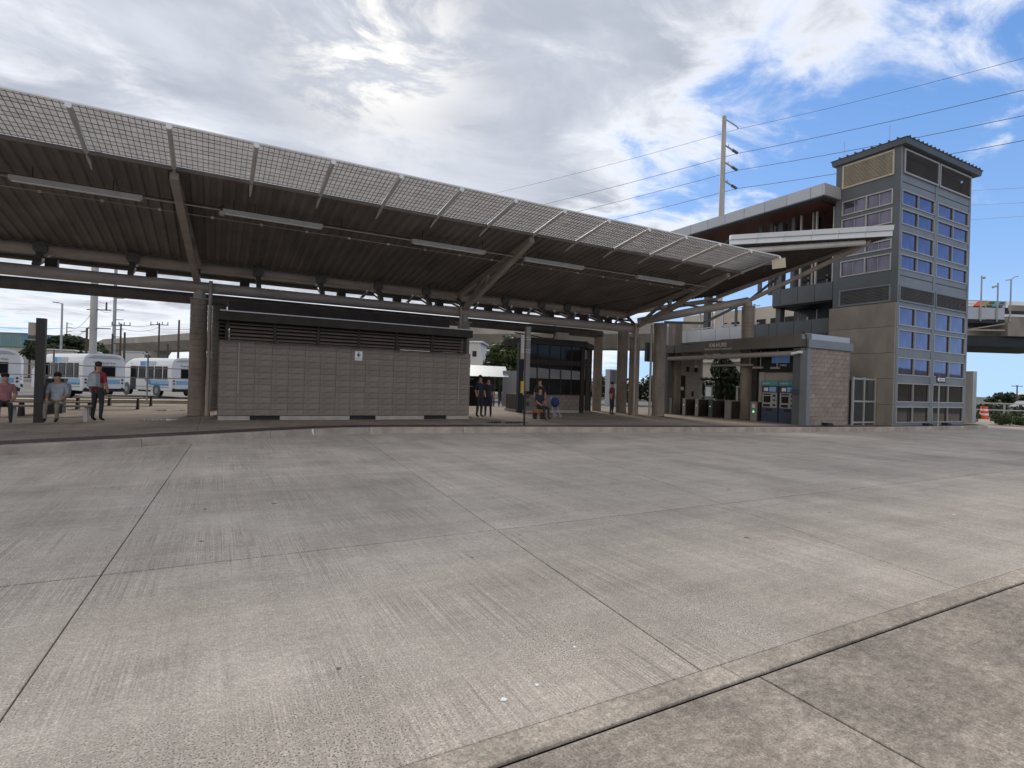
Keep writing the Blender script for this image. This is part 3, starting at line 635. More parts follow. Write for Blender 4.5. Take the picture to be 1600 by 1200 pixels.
# floodlight box on the screen end
t = thing('floodlight', (20.05, 14.4, 6.95), 'cream box floodlight fixed to the right end of the sunscreen', 'light')
MB().hexa([(19.86, 14.46, 6.62), (20.16, 14.06, 6.66), (20.21, 14.10, 6.66), (19.91, 14.50, 6.62)], [(19.80, 14.46, 6.98), (20.10, 14.06, 7.04), (20.15, 14.10, 7.04), (19.85, 14.50, 6.98)]).build('box', M['cream_box'], t)
MB().path([(19.92, 14.55, 6.85), (19.95, 14.72, 6.62), (19.99, 14.9, 6.6), (20.0, 15.0, 6.75), (20.0, 14.9, 6.95)], 0.018).build('cable_loop', M['black'], t)
MB().bar((19.9, 14.5, 6.85), (19.98, 14.95, 6.9), 0.06, 0.06).build('bracket', M['galv'], t)

# ------------------------------------------------------------------ restroom block building under the canopy
bb = thing('block_building', (4.5, 21, PZ), 'low grey block restroom building with slatted band and dark flat roof', 'building')
BX0, BX1, BY = 0.13, 8.90, 19.79
MB().box((BX0+.04, BY+.02, 0.30), (BX1-.04, 22.9, 2.74)).build('wall_core', M['mortar'], bb)
s_full = MB().box((-.1972, -.06, -.0955), (.1972, .03, .0955)).mesh('block', M['block'])
rows = 12; bh = (2.765-0.32)/rows; nblk = 17; bw = (BX1-BX0)/nblk
def scaled(me, sx, sz_, nm):
    m2 = me.copy(); m2.name = nm
    for v in m2.vertices: v.co.x *= sx; v.co.z *= sz_
    return m2
full = scaled(s_full, bw/0.4, bh/0.2, 'block')
for r_ in range(rows):
    z = 0.32+bh*(r_+.5)
    for k in range(nblk): piece('block', full, bb, (BX0+bw*(k+.5)+random.uniform(-.002, .002), BY+.03+random.uniform(-.004, .004), z))
side_blocks = MB()
for r_ in range(rows):
    z = 0.32+bh*(r_+.5)
    for k in range(7):
        y = BY+.1+.4*(k+.5)+(0.2 if r_ % 2 else 0)
        for x in (BX0, BX1): side_blocks.box((x-.02, y-.19, z-bh/2+.004), (x+.02, y+.19, z+bh/2-.004))
struct(side_blocks.build('side_blocks', M['block'], bb), 'stuff')
for a, b in ((BX0, 1.05), (1.97, 4.26), (5.2, 7.04), (7.96, BX1)): MB().box((a, BY-.02, PZ), (b, BY+.3, 0.305)).build('plinth', M['beige'], bb)
for a, b in ((1.05, 1.97), (4.26, 5.2), (7.04, 7.96)): MB().box((a, BY+.08, PZ), (b, BY+.3, 0.305)).build('floor_vent', M['black'], bb)
for x, z0, z1 in ((0.68, 1.05, 2.72), (8.42, 0.75, 2.6)): MB().box((x-.008, BY-.035, z0), (x+.008, BY-.028, z1)).build('control_joint', M['alum'], bb)
# slatted clerestory
MB().box((0.4, 19.80, 2.77), (8.5, 19.83, 3.5)).build('gap_shade_sheet', M['black'], bb)  # black sheet added close behind to darken the gaps between slats
for x in (0.32, 1.71, 3.08, 4.44, 5.82, 7.19, 8.55): MB().box((x-.045, 19.5, 2.74), (x+.045, 19.62, 3.47)).build('slat_post', M['dark_metal'], bb)
xs_ = (0.32, 1.71, 3.08, 4.44, 5.82, 7.19, 8.55)
for k in range(6):
    z = 2.83+k*0.118
    for a, b in zip(xs_[:-1], xs_[1:]):
        L = (b-a)/2-.055
        key = ('slat', round(L, 2))
        if key not in slab_cache:
            slab_cache[key] = MB().hexa([(-L, -.05, -.045), (L, -.05, -.045), (L, .06, .012), (-L, .06, .012)], [(-L, -.06, -.028), (L, -.06, -.028), (L, .05, .030), (-L, .05, .030)]).mesh('slat', M['slat'])
        piece('slat', slab_cache[key], bb, ((a+b)/2, 19.56, z))
    MB().hexa([(0.10, 19.45, z-.04), (0.27, 19.45, z-.04), (0.27, 21.5, z-.04), (0.10, 21.5, z-.04)], [(0.06, 19.42, z+.03), (0.22, 19.45, z+.0), (0.22, 21.5, z+.0), (0.06, 21.5, z+.03)]).build('end_slat', M['dark_metal'], bb)
MB().box((0.05, 19.28, 3.36), (8.75, 22.9, 3.63)).build('roof_fascia', M['dark_metal'], bb)
MB().box((0.10, 19.24, 3.632), (8.72, 19.34, 3.665)).build('drip_edge', M['flash'], bb)
MB().box((0.36, 20.6, 3.64), (8.3, 22.9, 4.14)).build('roof_monitor', M['dark_metal'], bb)
# restroom sign
t = thing('restroom_sign', (4.51, BY-.045, 2.45), 'small white restroom sign with dark figure on the grey block wall', 'sign')
MB().box((4.38, BY-.05, 2.29), (4.64, BY-.035, 2.62)).build('plate', M['sign_white'], t)
sg = MB()
sg.tube((4.51, BY-.053, 2.56), (4.51, BY-.050, 2.56), 0.024, n=12); sg.box((4.485, BY-.053, 2.455), (4.535, BY-.0505, 2.53))
sg.box((4.455, BY-.053, 2.44), (4.475, BY-.0505, 2.52)); sg.box((4.545, BY-.053, 2.44), (4.565, BY-.0505, 2.52))
sg.box((4.49, BY-.053, 2.40), (4.505, BY-.0505, 2.453)); sg.box((4.515, BY-.053, 2.40), (4.53, BY-.0505, 2.453))
sg.build('pictogram', M['black'], t)
text_mesh('RESTROOM', 0.043, 0.001, M['black'], 'lettering', t, (4.51, BY-.052, 2.335), (1, 0, 0), (0, 0, 1), align='CENTER')

# ------------------------------------------------------------------ dark glazed booth
bo = thing('security_booth', (15.8, 25, PZ), 'dark glazed attendant booth with block base behind the bus stop pole', 'booth')
QX0, QX1, QY0, QY1 = 13.9, 17.56, 24.0, 26.2
MB().box((QX0, QY0+.02, PZ), (QX1-.02, QY1, 0.30)).build('plinth', M['beige'], bo)
MB().box((QX0+.05, QY0+.09, 0.30), (QX1-.09, QY1-.05, 1.09)).build('base_wall', M['mortar'], bo)
boblk = MB().box((-.178, -.06, -.096), (.178, .03, .096)).mesh('block', M['block'])
for r_ in range(4):
    for k in range(10):
        x = QX0+.08+.37*(k+.5)-(0.18 if r_ % 2 else 0)
        if x < QX0+.2 or x > QX1-.2: continue
        piece('block', boblk, bo, (x, QY0+.09, 0.41+.2*r_))
MB().box((QX0-.08, QY0-.10, 3.70), (QX1+.10, QY1+.1, 4.0)).build('roof_fascia', M['dark_metal'], bo)
MB().box((QX0-.1, QY0-.13, 4.002), (QX1+.13, QY1+.13, 4.03)).build('roof_cap', M['pipe_dark'], bo)
MB().box((QX0, QY0, 2.68), (QX1-.1, QY0+.1, 2.93)).build('transom', M['dark_metal'], bo)
MB().box((QX0, QY0, 1.10), (QX1-.2, QY0+.08, 1.16)).build('sill', M['dark_metal'], bo)
for x in (QX0+.06, 14.6, 15.35, 16.05, 16.73): MB().box((x-.035, QY0+.01, 1.16), (x+.035, QY0+.07, 3.7)).build('mullion', M['dark_metal'], bo)
MB().box((QX1-.24, QY0-.04, PZ), (QX1, QY0+.16, 3.7)).build('corner_post', M['dark_metal'], bo)
CB0, CB1 = Vector((17.56, 24.0, 0)), Vector((19.15, 25.45, 0)); cd = (CB1-CB0).normalized(); cn = Vector((cd.y, -cd.x, 0))
def cface(u0, u1, z0, z1, d0, d1, nm, m_):
    a, b = CB0+cd*u0, CB0+cd*u1; Z_ = Vector((0, 0, 1))
    MB().hexa([a+cn*d1+Z_*z0, b+cn*d1+Z_*z0, b+cn*d0+Z_*z0, a+cn*d0+Z_*z0], [a+cn*d1+Z_*z1, b+cn*d1+Z_*z1, b+cn*d0+Z_*z1, a+cn*d0+Z_*z1]).build(nm, m_, bo)
cface(0.02, .62, .30, 1.09, -.08, -.04, 'base_wall', M['block']); cface(0.02, .66, PZ, .30, -.08, 0, 'plinth', M['beige'])
cface(-.05, 2.2, 3.70, 4.0, -.3, .10, 'roof_fascia', M['dark_metal']); cface(0, 2.1, 2.68, 2.9, -.06, 0, 'transom', M['dark_metal'])
cface(.62, .72, PZ, 3.7, -.06, .01, 'door_post', M['dark_metal']); cface(2.02, 2.15, PZ, 3.7, -.06, .01, 'corner_post', M['dark_metal'])
cface(.08, .62, 1.10, 2.68, -.05, -.03, 'side_pane', M['glass_dark']); cface(.72, 2.0, PZ+.02, 2.68, -.05, -.03, 'door', M['dark_metal'])
cface(.08, 2.0, 2.9, 3.7, -.05, -.03, 'side_pane', M['glass_dark']); cface(.25, .9, 3.1, 3.6, -.028, -.02, 'notice', M['light_body']); cface(1.9, 2.06, 1.3, 2.0, .02, .05, 'tag', M['block_tan'])
MB().box((QX0+.05, QY0+.03, 1.16), (QX1-.2, QY0+.045, 3.7)).build('glass_pane', M['glass_dark'], bo)
for a_, b_ in ((QX0+.1, 14.56), (14.64, 15.31), (15.39, 16.01), (16.09, 16.69), (16.77, QX1-.26)): MB().hexa([(a_, QY0+.02, 1.95), (b_, QY0+.02, 1.95), (b_, QY0+.028, 1.95), (a_, QY0+.028, 1.95)], [(a_, QY0+.02, 2.52-(a_-QX0)*.03), (b_, QY0+.02, 2.50-(b_-QX0)*.03), (b_, QY0+.028, 2.5-(b_-QX0)*.03), (a_, QY0+.028, 2.52-(a_-QX0)*.03)]).build('roller_blind', M['grey_wall'], bo)
MB().box((13.55, 24.1, PZ), (13.82, 24.3, 3.75)).build('side_screen', M['black'], bo)
MB().path([(13.2, 24.0, 4.2), (14.0, 24.0, 4.15), (14.9, 24.0, 4.05), (15.5, 24.0, 4.06), (15.6, 24.0, 4.3), (15.6, 24.0, 5.0)], 0.03).build('power_cable', M['black'], bo)
MB().box((15.95, 24.3, 4.04), (16.7, 24.6, 4.45)).build('rooftop_box', M['beige'], bo)

# ------------------------------------------------------------------ fare building
fb = thing('fare_building', (24.4, 19, PZ), 'low station entrance pavilion with grey fascia sign and tan block side wall', 'building')
FX, FY0, FY1, FD = 22.8, 14.76, 23.65, 26.0
# side wall of tan blocks
MB().box((FX+.22, FY0+.05, PZ), (FD-.02, FY0+.22, 3.59)).build('wall_core', M['mortar_light'], fb)
nr = 17; bh2 = (3.59-PZ)/nr; tb = MB().box((-.1955, -.035, -bh2/2+.004), (.1955, .02, bh2/2-.004)).mesh('block', M['block_tan'])
tbh = MB().box((-.0955, -.035, -bh2/2+.004), (.0955, .02, bh2/2-.004)).mesh('block', M['block_tan'])
nbk = 7; w0 = FX+.23; bwf = (FD-.03-w0)/nbk
for v in tb.vertices: v.co.x *= bwf/0.4
for v in tbh.vertices: v.co.x *= bwf/0.4
for r_ in range(nr):
    z = PZ+bh2*(r_+.5)
    if r_ % 2 == 0:
        for k in range(nbk): piece('block', tb, fb, (w0+bwf*(k+.5), FY0+.035, z))
    else:
        piece('block', tbh, fb, (w0+bwf*.25, FY0+.035, z)); piece('block', tbh, fb, (FD-.03-bwf*.25, FY0+.035, z))
        for k in range(nbk-1): piece('block', tb, fb, (w0+bwf*(k+1), FY0+.035, z))
MB().box((FX-.02, FY0-.03, PZ), (FX+.22, FY0+.3, 3.6)).build('corner_column', M['bluegrey_l'], fb)
MB().box((FX-.0, FY0+.3, PZ), (FX+.25, FY0+.66, 3.6)).build('corner_column', M['bluegrey'], fb)
MB().box((FX+.0, 23.12, PZ), (FX+.3, 23.6, 3.6)).build('end_column', M['bluegrey'], fb)
MB().box((FD-.02, FY0+.0, PZ), (FD+.05, FY0+.12, 3.6)).build('corner_trim', M['bluegrey_l'], fb)
# fascia
for a, b in ((FY0-.05, 17.2), (17.2, 19.37)): MB().box((FX-.12, a, 3.64), (FX+.2, b, 4.20)).build('fascia_panel', M['fascia'], fb)
for a, b, zt in ((19.372, 21.4, 4.10), (21.4, 22.5, 4.06), (22.58, 23.8, 4.06)): MB().box((FX-.12, a+.002, 3.64), (FX+.2, b, zt)).build('fascia_panel', M['fascia'], fb)
MB().box((FX+.1, 19.4, 4.11), (FD, 22.4, 4.20)).build('roof_step', M['fascia'], fb)
MB().box((FX-.05, FY0-.1, 3.60), (FD+.12, FY0+.08, 3.96)).build('side_fascia', M['bluegrey_l'], fb)
MB().box((FX-.13, FY0-.02, 3.97), (FD-.05, FY0+.2, 4.22)).build('roof_edge', M['alum_panel'], fb)
MB().box((FX+.2, FY0+.2, 3.75), (FD, FY1, 3.95)).build('roof_slab', M['fascia'], fb)
MB().path([(FX-.13, 14.9, 4.2), (FX-.2, 14.85, 4.32), (FX-.22, 14.7, 4.1), (FX-.2, 14.66, 3.8), (FX-.15, 14.75, 3.5)], 0.02).build('cable', M['black'], fb)
smooth_by_angle(MB().tube((FX+.1, 15.2, 3.37), (FX+.1, 23.15, 3.34), 0.125, n=14).build('shutter_roll', M['light_body'], fb))
# interior
MB().box((FX+.3, 23.45, PZ), (FD, 23.65, 3.75)).build('end_wall', M['beige'], fb)
MB().box((23.75, 23.42, PZ), (24.55, 23.449, 2.42)).build('door', M['dark_metal'], fb)
MB().box((23.95, 23.40, 1.55), (24.4, 23.419, 1.75)).build('notice', M['sign_white'], fb)
MB().box((25.1, 23.41, 1.2), (25.25, 23.449, 1.5)).build('wall_box', M['dark_metal'], fb)
for x in (23.5, 24.6, 25.3): MB().box((x, 23.41, 2.65), (x+.22, 23.449, 2.95)).build('wall_box', M['dark_metal'], fb)
MB().box((25.5, 18.0, PZ), (25.7, 19.7, 3.75)).build('back_wall', M['grey_wall'], fb)
MB().box((25.8, 19.6, PZ), (25.85, 19.7, 3.75)).box((25.8, 21.9, PZ), (25.85, 22.0, 3.75)).box((25.8, 19.6, 2.2), (25.85, 23.4, 2.3)).build('glazing_frame', M['dark_metal'], fb)
MB().box((23.5, 15.2, 2.55), (23.6, 17.6, 3.75)).build('header_panel', M['black'], fb)
MB().box((23.6, 15.3, PZ), (23.75, 17.55, 2.55)).build('machine_wall', M['beige'], fb)
MB().box((23.42, 17.34, PZ+.15), (23.6, 17.6, 2.55)).build('wall_return', M['beige'], fb)
MB().box((23.38, 17.30, PZ), (23.6, 17.63, PZ+.15)).build('wall_base', M['alum'], fb)
MB().box((23.9, 17.7, PZ), (24.0, 18.1, 3.75)).build('dark_screen', M['black'], fb)
MB().box((23.48, 16.05, 2.98), (23.495, 16.98, 3.30)).build('wall_display', M['screen_blue'], fb)
text_mesh('FARES', 0.13, 0.002, M['sign_white'], 'lettering', fb, (23.49, 16.55, 2.83), (0, -1, 0), (0, 0, 1))
nm = text_mesh('KAHAUIKI', 0.305, 0.012, M['sign_grey'], 'sign_lettering', fb, (FX-.135, 20.06, 3.83), (0, -1, 0), (0, 0, 1), spacing=0.92)
nm.scale.x = 0.83
nm = text_mesh('Middle Street-Kalihi Transit Center', 0.125, 0.006, M['sign_grey'], 'sign_lettering', fb, (FX-.13, 20.36, 3.69), (0, -1, 0), (0, 0, 1))
nm.scale.x = 0.98
# pendant lights
pl = [('hanging bar light behind the shutter roll left of the back opening', 21.64, 21.64, 2.88), ('long hanging bar light over the fare gates', 18.16, 20.5, 2.92), ('small hanging light right of the long bar light', 17.55, 17.9, 2.78), ('hanging bar light in front of the ticket machines', 16.65, 16.9, 2.75)]
for lb, a, b, z in pl:
    t = thing('pendant_light', (23.5, a, z), lb, 'light', 'pendant lights in the entrance pavilion')
    MB().box((23.42, a-.12, z-.05), (23.58, b+.1, z+.05)).build('lamp_body', M['light_body'], t)
    MB().tube((23.5, a+.05, z+.05), (23.5, a+.05, 3.6), 0.022, n=8).build('stem', M['rigger'], t)
t = thing('security_camera', (22.6, 15.1, 3.4), 'white security camera on the right corner of the pavilion fascia', 'camera')
MB().box((22.62, 14.95, 3.34), (22.8, 15.05, 3.46)).build('bracket', M['white'], t)
MB().tube((22.66, 15.05, 3.40), (22.55, 15.35, 3.33), 0.06, n=10).build('camera_body', M['white'], t)
# ticket machines
def machine(y0, y1, lb):
    t = thing('ticket_machine', (23.45, (y0+y1)/2, PZ), lb, 'ticket machine', 'ticket machines in the pavilion'); x = 23.22
    MB().box((x, y0+.02, PZ), (23.59, y1-.02, 1.88)).build('cabinet', M['navy'], t)
    MB().box((x-.04, y0+.0, 1.88), (23.59, y1-.0, 2.14)).build('header', M['bluegrey_l'], t)
    MB().box((x-.05, y0+.04, 1.92), (x-.041, y1-.04, 2.10)).build('header_panel', M['teal'], t)
    text_mesh('TICKETS', 0.10, 0.001, M['sign_white'], 'lettering', t, (x-.054, y1-.1, 1.97), (0, -1, 0), (0, 0, 1))
    MB().box((x-.03, y0+.06, 0.86), (x-.001, y1-.08, 1.57)).build('front_plate', M['alum'], t)
    MB().box((x-.036, y0+.38, 1.10), (x-.031, y1-.16, 1.40)).build('display', M['glass_dark'], t)
    MB().box((x-.036, y0+.36, 1.46), (x-.031, y1-.14, 1.52)).build('note_slot', M['black'], t)
    MB().box((x-.036, y0+.40, 0.90), (x-.031, y1-.14, 1.02)).build('ticket_tray', M['black'], t)
    for q, zq in enumerate((1.42, 1.22, 0.98)): MB().box((x-.036, y0+.12, zq-.05), (x-.031, y0+.26, zq+.05)).build('key_panel', M['black'] if q != 1 else M['dkgrey'], t)
    MB().box((x-.006, y1-.36, 1.64), (x-.001, y1-.14, 1.80)).build('notice', M['sign_white'], t)
    MB().box((x-.006, y0+.12, 1.62), (x-.001, y1-.42, 1.84)).build('notice', M['bus_light'], t)
    MB().box((x-.02, y0+.3, 0.70), (x-.001, y1-.3, 0.80)).build('pull_handle', M['black'], t)
machine(16.40, 17.30, 'left navy ticket machine with teal header')
machine(15.48, 16.37, 'right navy ticket machine with teal header beside the corner column')
t = tag(MB().box((22.72, 15.05, 1.55), (22.79, 15.45, 1.75)).build('column_sign', M['navy']), 'small dark sign on the right corner column of the pavilion', 'sign')
# fare gates
GL = ['thin pale end post of the fare gates beside the left column', 'first fare gate cabinet from the left', 'second fare gate cabinet from the left', 'third fare gate cabinet from the left', 'wide fare gate cabinet in front of the back wall', 'fare gate cabinet with a green light left of the ticket machines']
for k, (y, w_, m_) in enumerate(((23.08, .16, 'alum'), (22.02, .17, 'alum'), (21.11, .17, 'alum'), (20.18, .20, 'dkgrey'), (19.06, .36, 'steel'), (17.54, .34, 'steel'))):
    t = thing('fare_gate', (23.6, y, PZ), GL[k], 'fare gate', 'fare gates across the pavilion entrance')
    MB().box((22.99, y-w_/2, PZ), (23.06, y+w_/2, 1.10)).build('front_face', M[m_], t)
    if k:
        zz = 1.07
        MB().hexa([(23.062, y-w_/2+.02, PZ), (24.5, y-w_/2+.02, PZ), (24.5, y+w_/2-.02, PZ), (23.062, y+w_/2-.02, PZ)],
                  [(23.062, y-w_/2+.02, zz-.03), (24.3, y-w_/2+.02, zz), (24.3, y+w_/2-.02, zz), (23.062, y+w_/2-.02, zz-.03)]).build('cabinet', M['dark_metal'], t)
        MB().box((23.1, y-w_/2, 1.075), (24.2, y+w_/2, 1.10)).build('top_plate', M['steel'], t)
        if k in (1, 2, 5, 3): MB().tube((22.985, y, 0.75 if k < 5 else 0.62), (22.99, y, 0.75 if k < 5 else 0.62), 0.022 if k < 5 else 0.055, n=12).build('indicator', M['led'], t)
        if k == 5: MB().box((22.98, y-.07, 0.8), (22.989, y+.07, 0.98)).build('reader', M['sign_white'], t)
        if k in (1, 2, 3): MB().hexa([(23.7, y-.42, 0.45), (23.74, y-.42, 0.45), (23.74, y-w_/2, 0.4), (23.7, y-w_/2, 0.4)], [(23.7, y-.46, 0.95), (23.74, y-.46, 0.95), (23.74, y-w_/2, 1.0), (23.7, y-w_/2, 1.0)]).build('flap', M['glass_dark'], t)
# things seen through the pavilion
t = thing('exit_gate', (27.6, 21.2, PZ), 'pale framed exit gate behind the fare gates', 'gate')
MB().box((27.6, 20.9, PZ), (27.68, 21.0, 1.9)).box((27.6, 22.2, PZ), (27.68, 22.3, 1.9)).box((27.6, 21.0, 1.82), (27.68, 22.2, 1.9)).build('frame', M['rigger'], t)
for y in (21.25, 21.6, 21.95): MB().box((27.62, y-.02, PZ), (27.66, y+.02, 1.82)).build('bar', M['rigger'], t)
t = thing('information_board', (27.9, 24.6, PZ), 'narrow information board standing behind the pavilion', 'sign')
MB().box((27.85, 24.3, PZ), (27.9, 24.9, 1.9)).build('panel', M['bluegrey_l'], t); MB().box((27.84, 24.38, 1.2), (27.849, 24.82, 1.8)).build('poster', M['sign_white'], t)

# ------------------------------------------------------------------ elevator tower
tw = thing('elevator_tower', (31.8, 16, PZ), 'tall blue-grey elevator tower with paired windows and louvres', 'tower')
TX0, TX1, TY0, TY1 = 28.2, 35.2, 13.89, 16.95
MB().box((TX0+.3, TY0+.35, PZ), (TX1-.3, TY1-.05, 13.2)).build('core', M['dkgrey'], tw)
# front posts
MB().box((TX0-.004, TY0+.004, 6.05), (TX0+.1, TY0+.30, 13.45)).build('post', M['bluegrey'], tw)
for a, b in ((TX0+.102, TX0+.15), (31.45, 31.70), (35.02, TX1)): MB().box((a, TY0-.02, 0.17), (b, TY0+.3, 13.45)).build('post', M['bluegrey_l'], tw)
FR = [(10.67, 11.4), (9.76, 10.5), (8.56, 9.45), (7.62, 8.35), (4.96, 5.86), (3.86, 4.76), (2.58, 3.44), (1.29, 2.22), (0.30, 1.09)]
bands = [0.17, 0.30, 1.09, 1.29, 2.22, 2.58, 3.44, 3.86, 4.76, 4.96, 5.86, 6.08, 6.86, 7.62, 8.35, 8.56, 9.45, 9.76, 10.5, 10.67, 11.4, 12.2, 13.33, 13.45]
solid = [(0.17, 0.30), (1.09, 1.29), (2.22, 2.58), (3.44, 3.86), (4.76, 4.96), (5.86, 6.08), (6.86, 7.62), (8.35, 8.56), (9.45, 9.76), (10.5, 10.67), (11.4, 12.2), (13.33, 13.45)]
MB().box((TX0+.0, TY0-.02, 0.17), (TX0+.10, TY0+.002, 13.45)).build('corner_trim', M['bluegrey_l'], tw)
for (a, b) in ((TX0+.15, 31.45), (31.70, 35.02)):
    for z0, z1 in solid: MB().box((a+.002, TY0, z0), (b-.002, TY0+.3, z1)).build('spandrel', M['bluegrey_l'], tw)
    for z in (11.75, 7.3): MB().box((a+.01, TY0-.008, z), (b-.01, TY0-.001, z+.035)).build('shadow_gap', M['dark_metal'], tw)
    for z0, z1 in FR:
        w = thing_part = MB().box((a+.01, TY0-.03, z0), (b-.04, TY0+.07, z0+.05)).box((a+.01, TY0-.03, z1-.05), (b-.04, TY0+.07, z1)).box((a+.01, TY0-.03, z0+.05), (a+.06, TY0+.07, z1-.05)).box((b-.09, TY0-.03, z0+.05), (b-.04, TY0+.07, z1-.05)).box(((a+b)/2-.07, TY0-.03, z0+.05), ((a+b)/2-.02, TY0+.07, z1-.05)).build('window_frame', M['alum'], tw)
        MB().box((b-.038, TY0+.10, z0), (b, TY0+.14, z1)).build('reveal', M['dark_metal'], tw)
        for pa, pb in ((a+.06, (a+b)/2-.07), ((a+b)/2-.02, b-.09)):
            MB().box((pb-.07, TY0+.035, z0+.05), (pb, TY0+.042, z1-.05)).build('jamb_shade', M['black'], w)  # black strip paints the shaded jamb at the right of each pane
            MB().box((pa, TY0+.045, z0+.05), (pb, TY0+.06, z1-.05)).build('pane', M['glass_sky'] if z0 > 2.4 else M['glass_low_refl'], w, at=((pa+pb)/2, TY0+.06, (z0+z1)/2))
# louvres
def louvre(o0, ax, L, z0, z1, n, m_, frame, outward, pitch_dark=True):
    """ax: unit direction along the face, outward: unit normal"""
    A = Vector(ax); Nn = Vector(outward); O = Vector(o0)
    def P(u_, d, z): v = O+A*u_+Nn*d; return (v.x, v.y, z)
    fr = MB()
    for (u0, u1, za, zb) in ((0, L, z0, z0+.07), (0, L, z1-.07, z1), (0, .08, z0+.07, z1-.07), (L-.08, L, z0+.07, z1-.07)):
        fr.hexa([P(u0, -.02, za), P(u1, -.02, za), P(u1, .05, za), P(u0, .05, za)], [P(u0, -.02, zb), P(u1, -.02, zb), P(u1, .05, zb), P(u0, .05, zb)])
    fo = fr.build('louvre_frame', frame, tw)
    h = (z1-z0-.14)/n; bl = MB()
    bl.hexa([P(.08, .035, -h*.42), P(L-.08, .035, -h*.42), P(L-.08, -.015, h*.40), P(.08, -.015, h*.40)], [P(.08, .045, -h*.30), P(L-.08, .045, -h*.30), P(L-.08, -.005, h*.52), P(.08, -.005, h*.52)])
    me = bl.mesh('louvre_blade', m_)
    for k in range(n): piece('louvre_blade', me, fo, (0, 0, z0+.07+h*(k+.5)))
louvre((TX0+.20, TY0-.03, 0), (1, 0, 0), 3.24, 12.17, 13.33, 14, M['louvre_dark'], M['alum'], (0, -1, 0))
louvre((31.75, TY0-.03, 0), (1, 0, 0), 3.3, 12.17, 13.33, 14, M['louvre_dark'], M['alum'], (0, -1, 0))
louvre((TX0+.10, TY0-.0, 0), (1, 0, 0), 3.33, 6.08, 6.86, 10, M['louvre_dark'], M['bluegrey_l'], (0, -1, 0))
louvre((31.72, TY0-.0, 0), (1, 0, 0), 3.28, 6.08, 6.86, 10, M['louvre_dark'], M['bluegrey_l'], (0, -1, 0))
# left face (X = TX0), its shade put into a darker blue-grey
for (a, b) in ((TY0+.302, TY0+.36), (TY1-.30, TY1)): MB().box((TX0-.0, a+.002, 6.05), (TX0+.3, b, 13.45)).build('post', M['bluegrey'], tw)
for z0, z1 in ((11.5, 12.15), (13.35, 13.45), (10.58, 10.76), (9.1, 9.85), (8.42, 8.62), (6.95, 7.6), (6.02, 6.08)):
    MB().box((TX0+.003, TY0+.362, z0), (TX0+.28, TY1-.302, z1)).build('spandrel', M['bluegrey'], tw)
louvre((TX0-.0, TY1-.33, 0), (0, -1, 0), 2.46, 12.15, 13.35, 16, M['louvre_tan'], M['louvre_tan'], (-1, 0, 0))
louvre((TX0-.0, TY1-.33, 0), (0, -1, 0), 2.46, 6.08, 6.93, 10, M['louvre_dark'], M['bluegrey_l'], (-1, 0, 0))
for z0, z1 in ((10.76, 11.5), (9.85, 10.58), (8.62, 9.1), (7.6, 8.42)):
    ya, yb = TY0+.30, TY1-.34; ym = (ya+yb)/2
    w = MB().box((TX0-.03, ya, z0), (TX0+.1, yb, z0+.06)).box((TX0-.03, ya, z1-.06), (TX0+.1, yb, z1)).box((TX0-.03, ya, z0+.06), (TX0+.1, ya+.06, z1-.06)).box((TX0-.03, yb-.06, z0+.06), (TX0+.1, yb, z1-.06)).box((TX0-.03, ym-.03, z0+.06), (TX0+.1, ym+.03, z1-.06)).build('window_frame', M['alum'], tw)
    for pa, pb in ((ya+.06, ym-.03), (ym+.03, yb-.06)):
        MB().box((TX0+.05, pa, z0+.06), (TX0+.065, pb, z1-.06)).build('pane', M['glass_side_refl'], w, at=(TX0, (pa+pb)/2, z0))
        MB().box((TX0+.035, (pa+pb)/2-.012, z0+.06), (TX0+.048, (pa+pb)/2+.012, z1-.06)).build('glazing_bar', M['alum'], w)
# concrete base panels on the left side
for k, (z0, z1) in enumerate(((0.17, 1.16), (1.175, 2.40), (2.415, 3.62), (3.635, 4.87), (4.885, 6.02))):
    o = MB().box((TX0-.13, TY0+.0, z0), (TX0+.1, TY0+.36, z1)).build('concrete_panel', M['concrete'], tw, at=(TX0, TY0, z0))
    o = MB().box((TX0-.12, TY0+.362, z0), (TX0+.1, TY1+.10, z1)).build('concrete_panel', M['concrete'], tw, at=(TX0, TY0+1, z0))
MB().box((35.2, TY0+.2, 0.17), (35.45, TY0+.7, 13.2)).build('corner_pier', M['bluegrey'], tw)
# roof
MB().hexa([(TX0-.12, TY0-.25, 13.45), (TX1+.45, TY0-.25, 13.45), (TX1+.45, TY1+.15, 13.45), (TX0-.12, TY1+.15, 13.45)],
          [(TX0-.16, TY0-.3, 13.72), (TX1+.5, TY0-.3, 13.72), (TX1+.5, TY1+.2, 13.72), (TX0-.16, TY1+.2, 13.72)]).build('eave', M['dkgrey'], tw)
MB().hexa([(TX0-.2, TY0-.34, 13.722), (TX1+.55, TY0-.34, 13.722), (TX1+.55, TY1+.25, 13.722), (TX0-.2, TY1+.25, 13.722)],
          [(TX0+.3, TY0+.1, 13.95), (TX1+.0, TY0+.1, 13.95), (TX1+.0, TY1-.2, 13.95), (TX0+.3, TY1-.2, 13.95)]).build('roof', M['dkgrey'], tw)
seam = MB().box((-.02, 0, 0), (.02, .45, .09)).mesh('roof_seam', M['dkgrey'])
for k in range(19): piece('roof_seam', seam, tw, (TX0+.1+k*0.39, TY0-.34, 13.73))
seam2 = MB().box((0, -.02, 0), (.45, .02, .09)).mesh('roof_seam', M['dkgrey'])
for k in range(8): piece('roof_seam', seam2, tw, (TX0-.2, TY0+.1+k*0.39, 13.73))
for x, y in ((28.35, 14.5), (28.4, 16.7)): MB().tube((x, y, 13.7), (x, y, 14.7), 0.014, n=6).build('lightning_rod', M['galv'], tw)
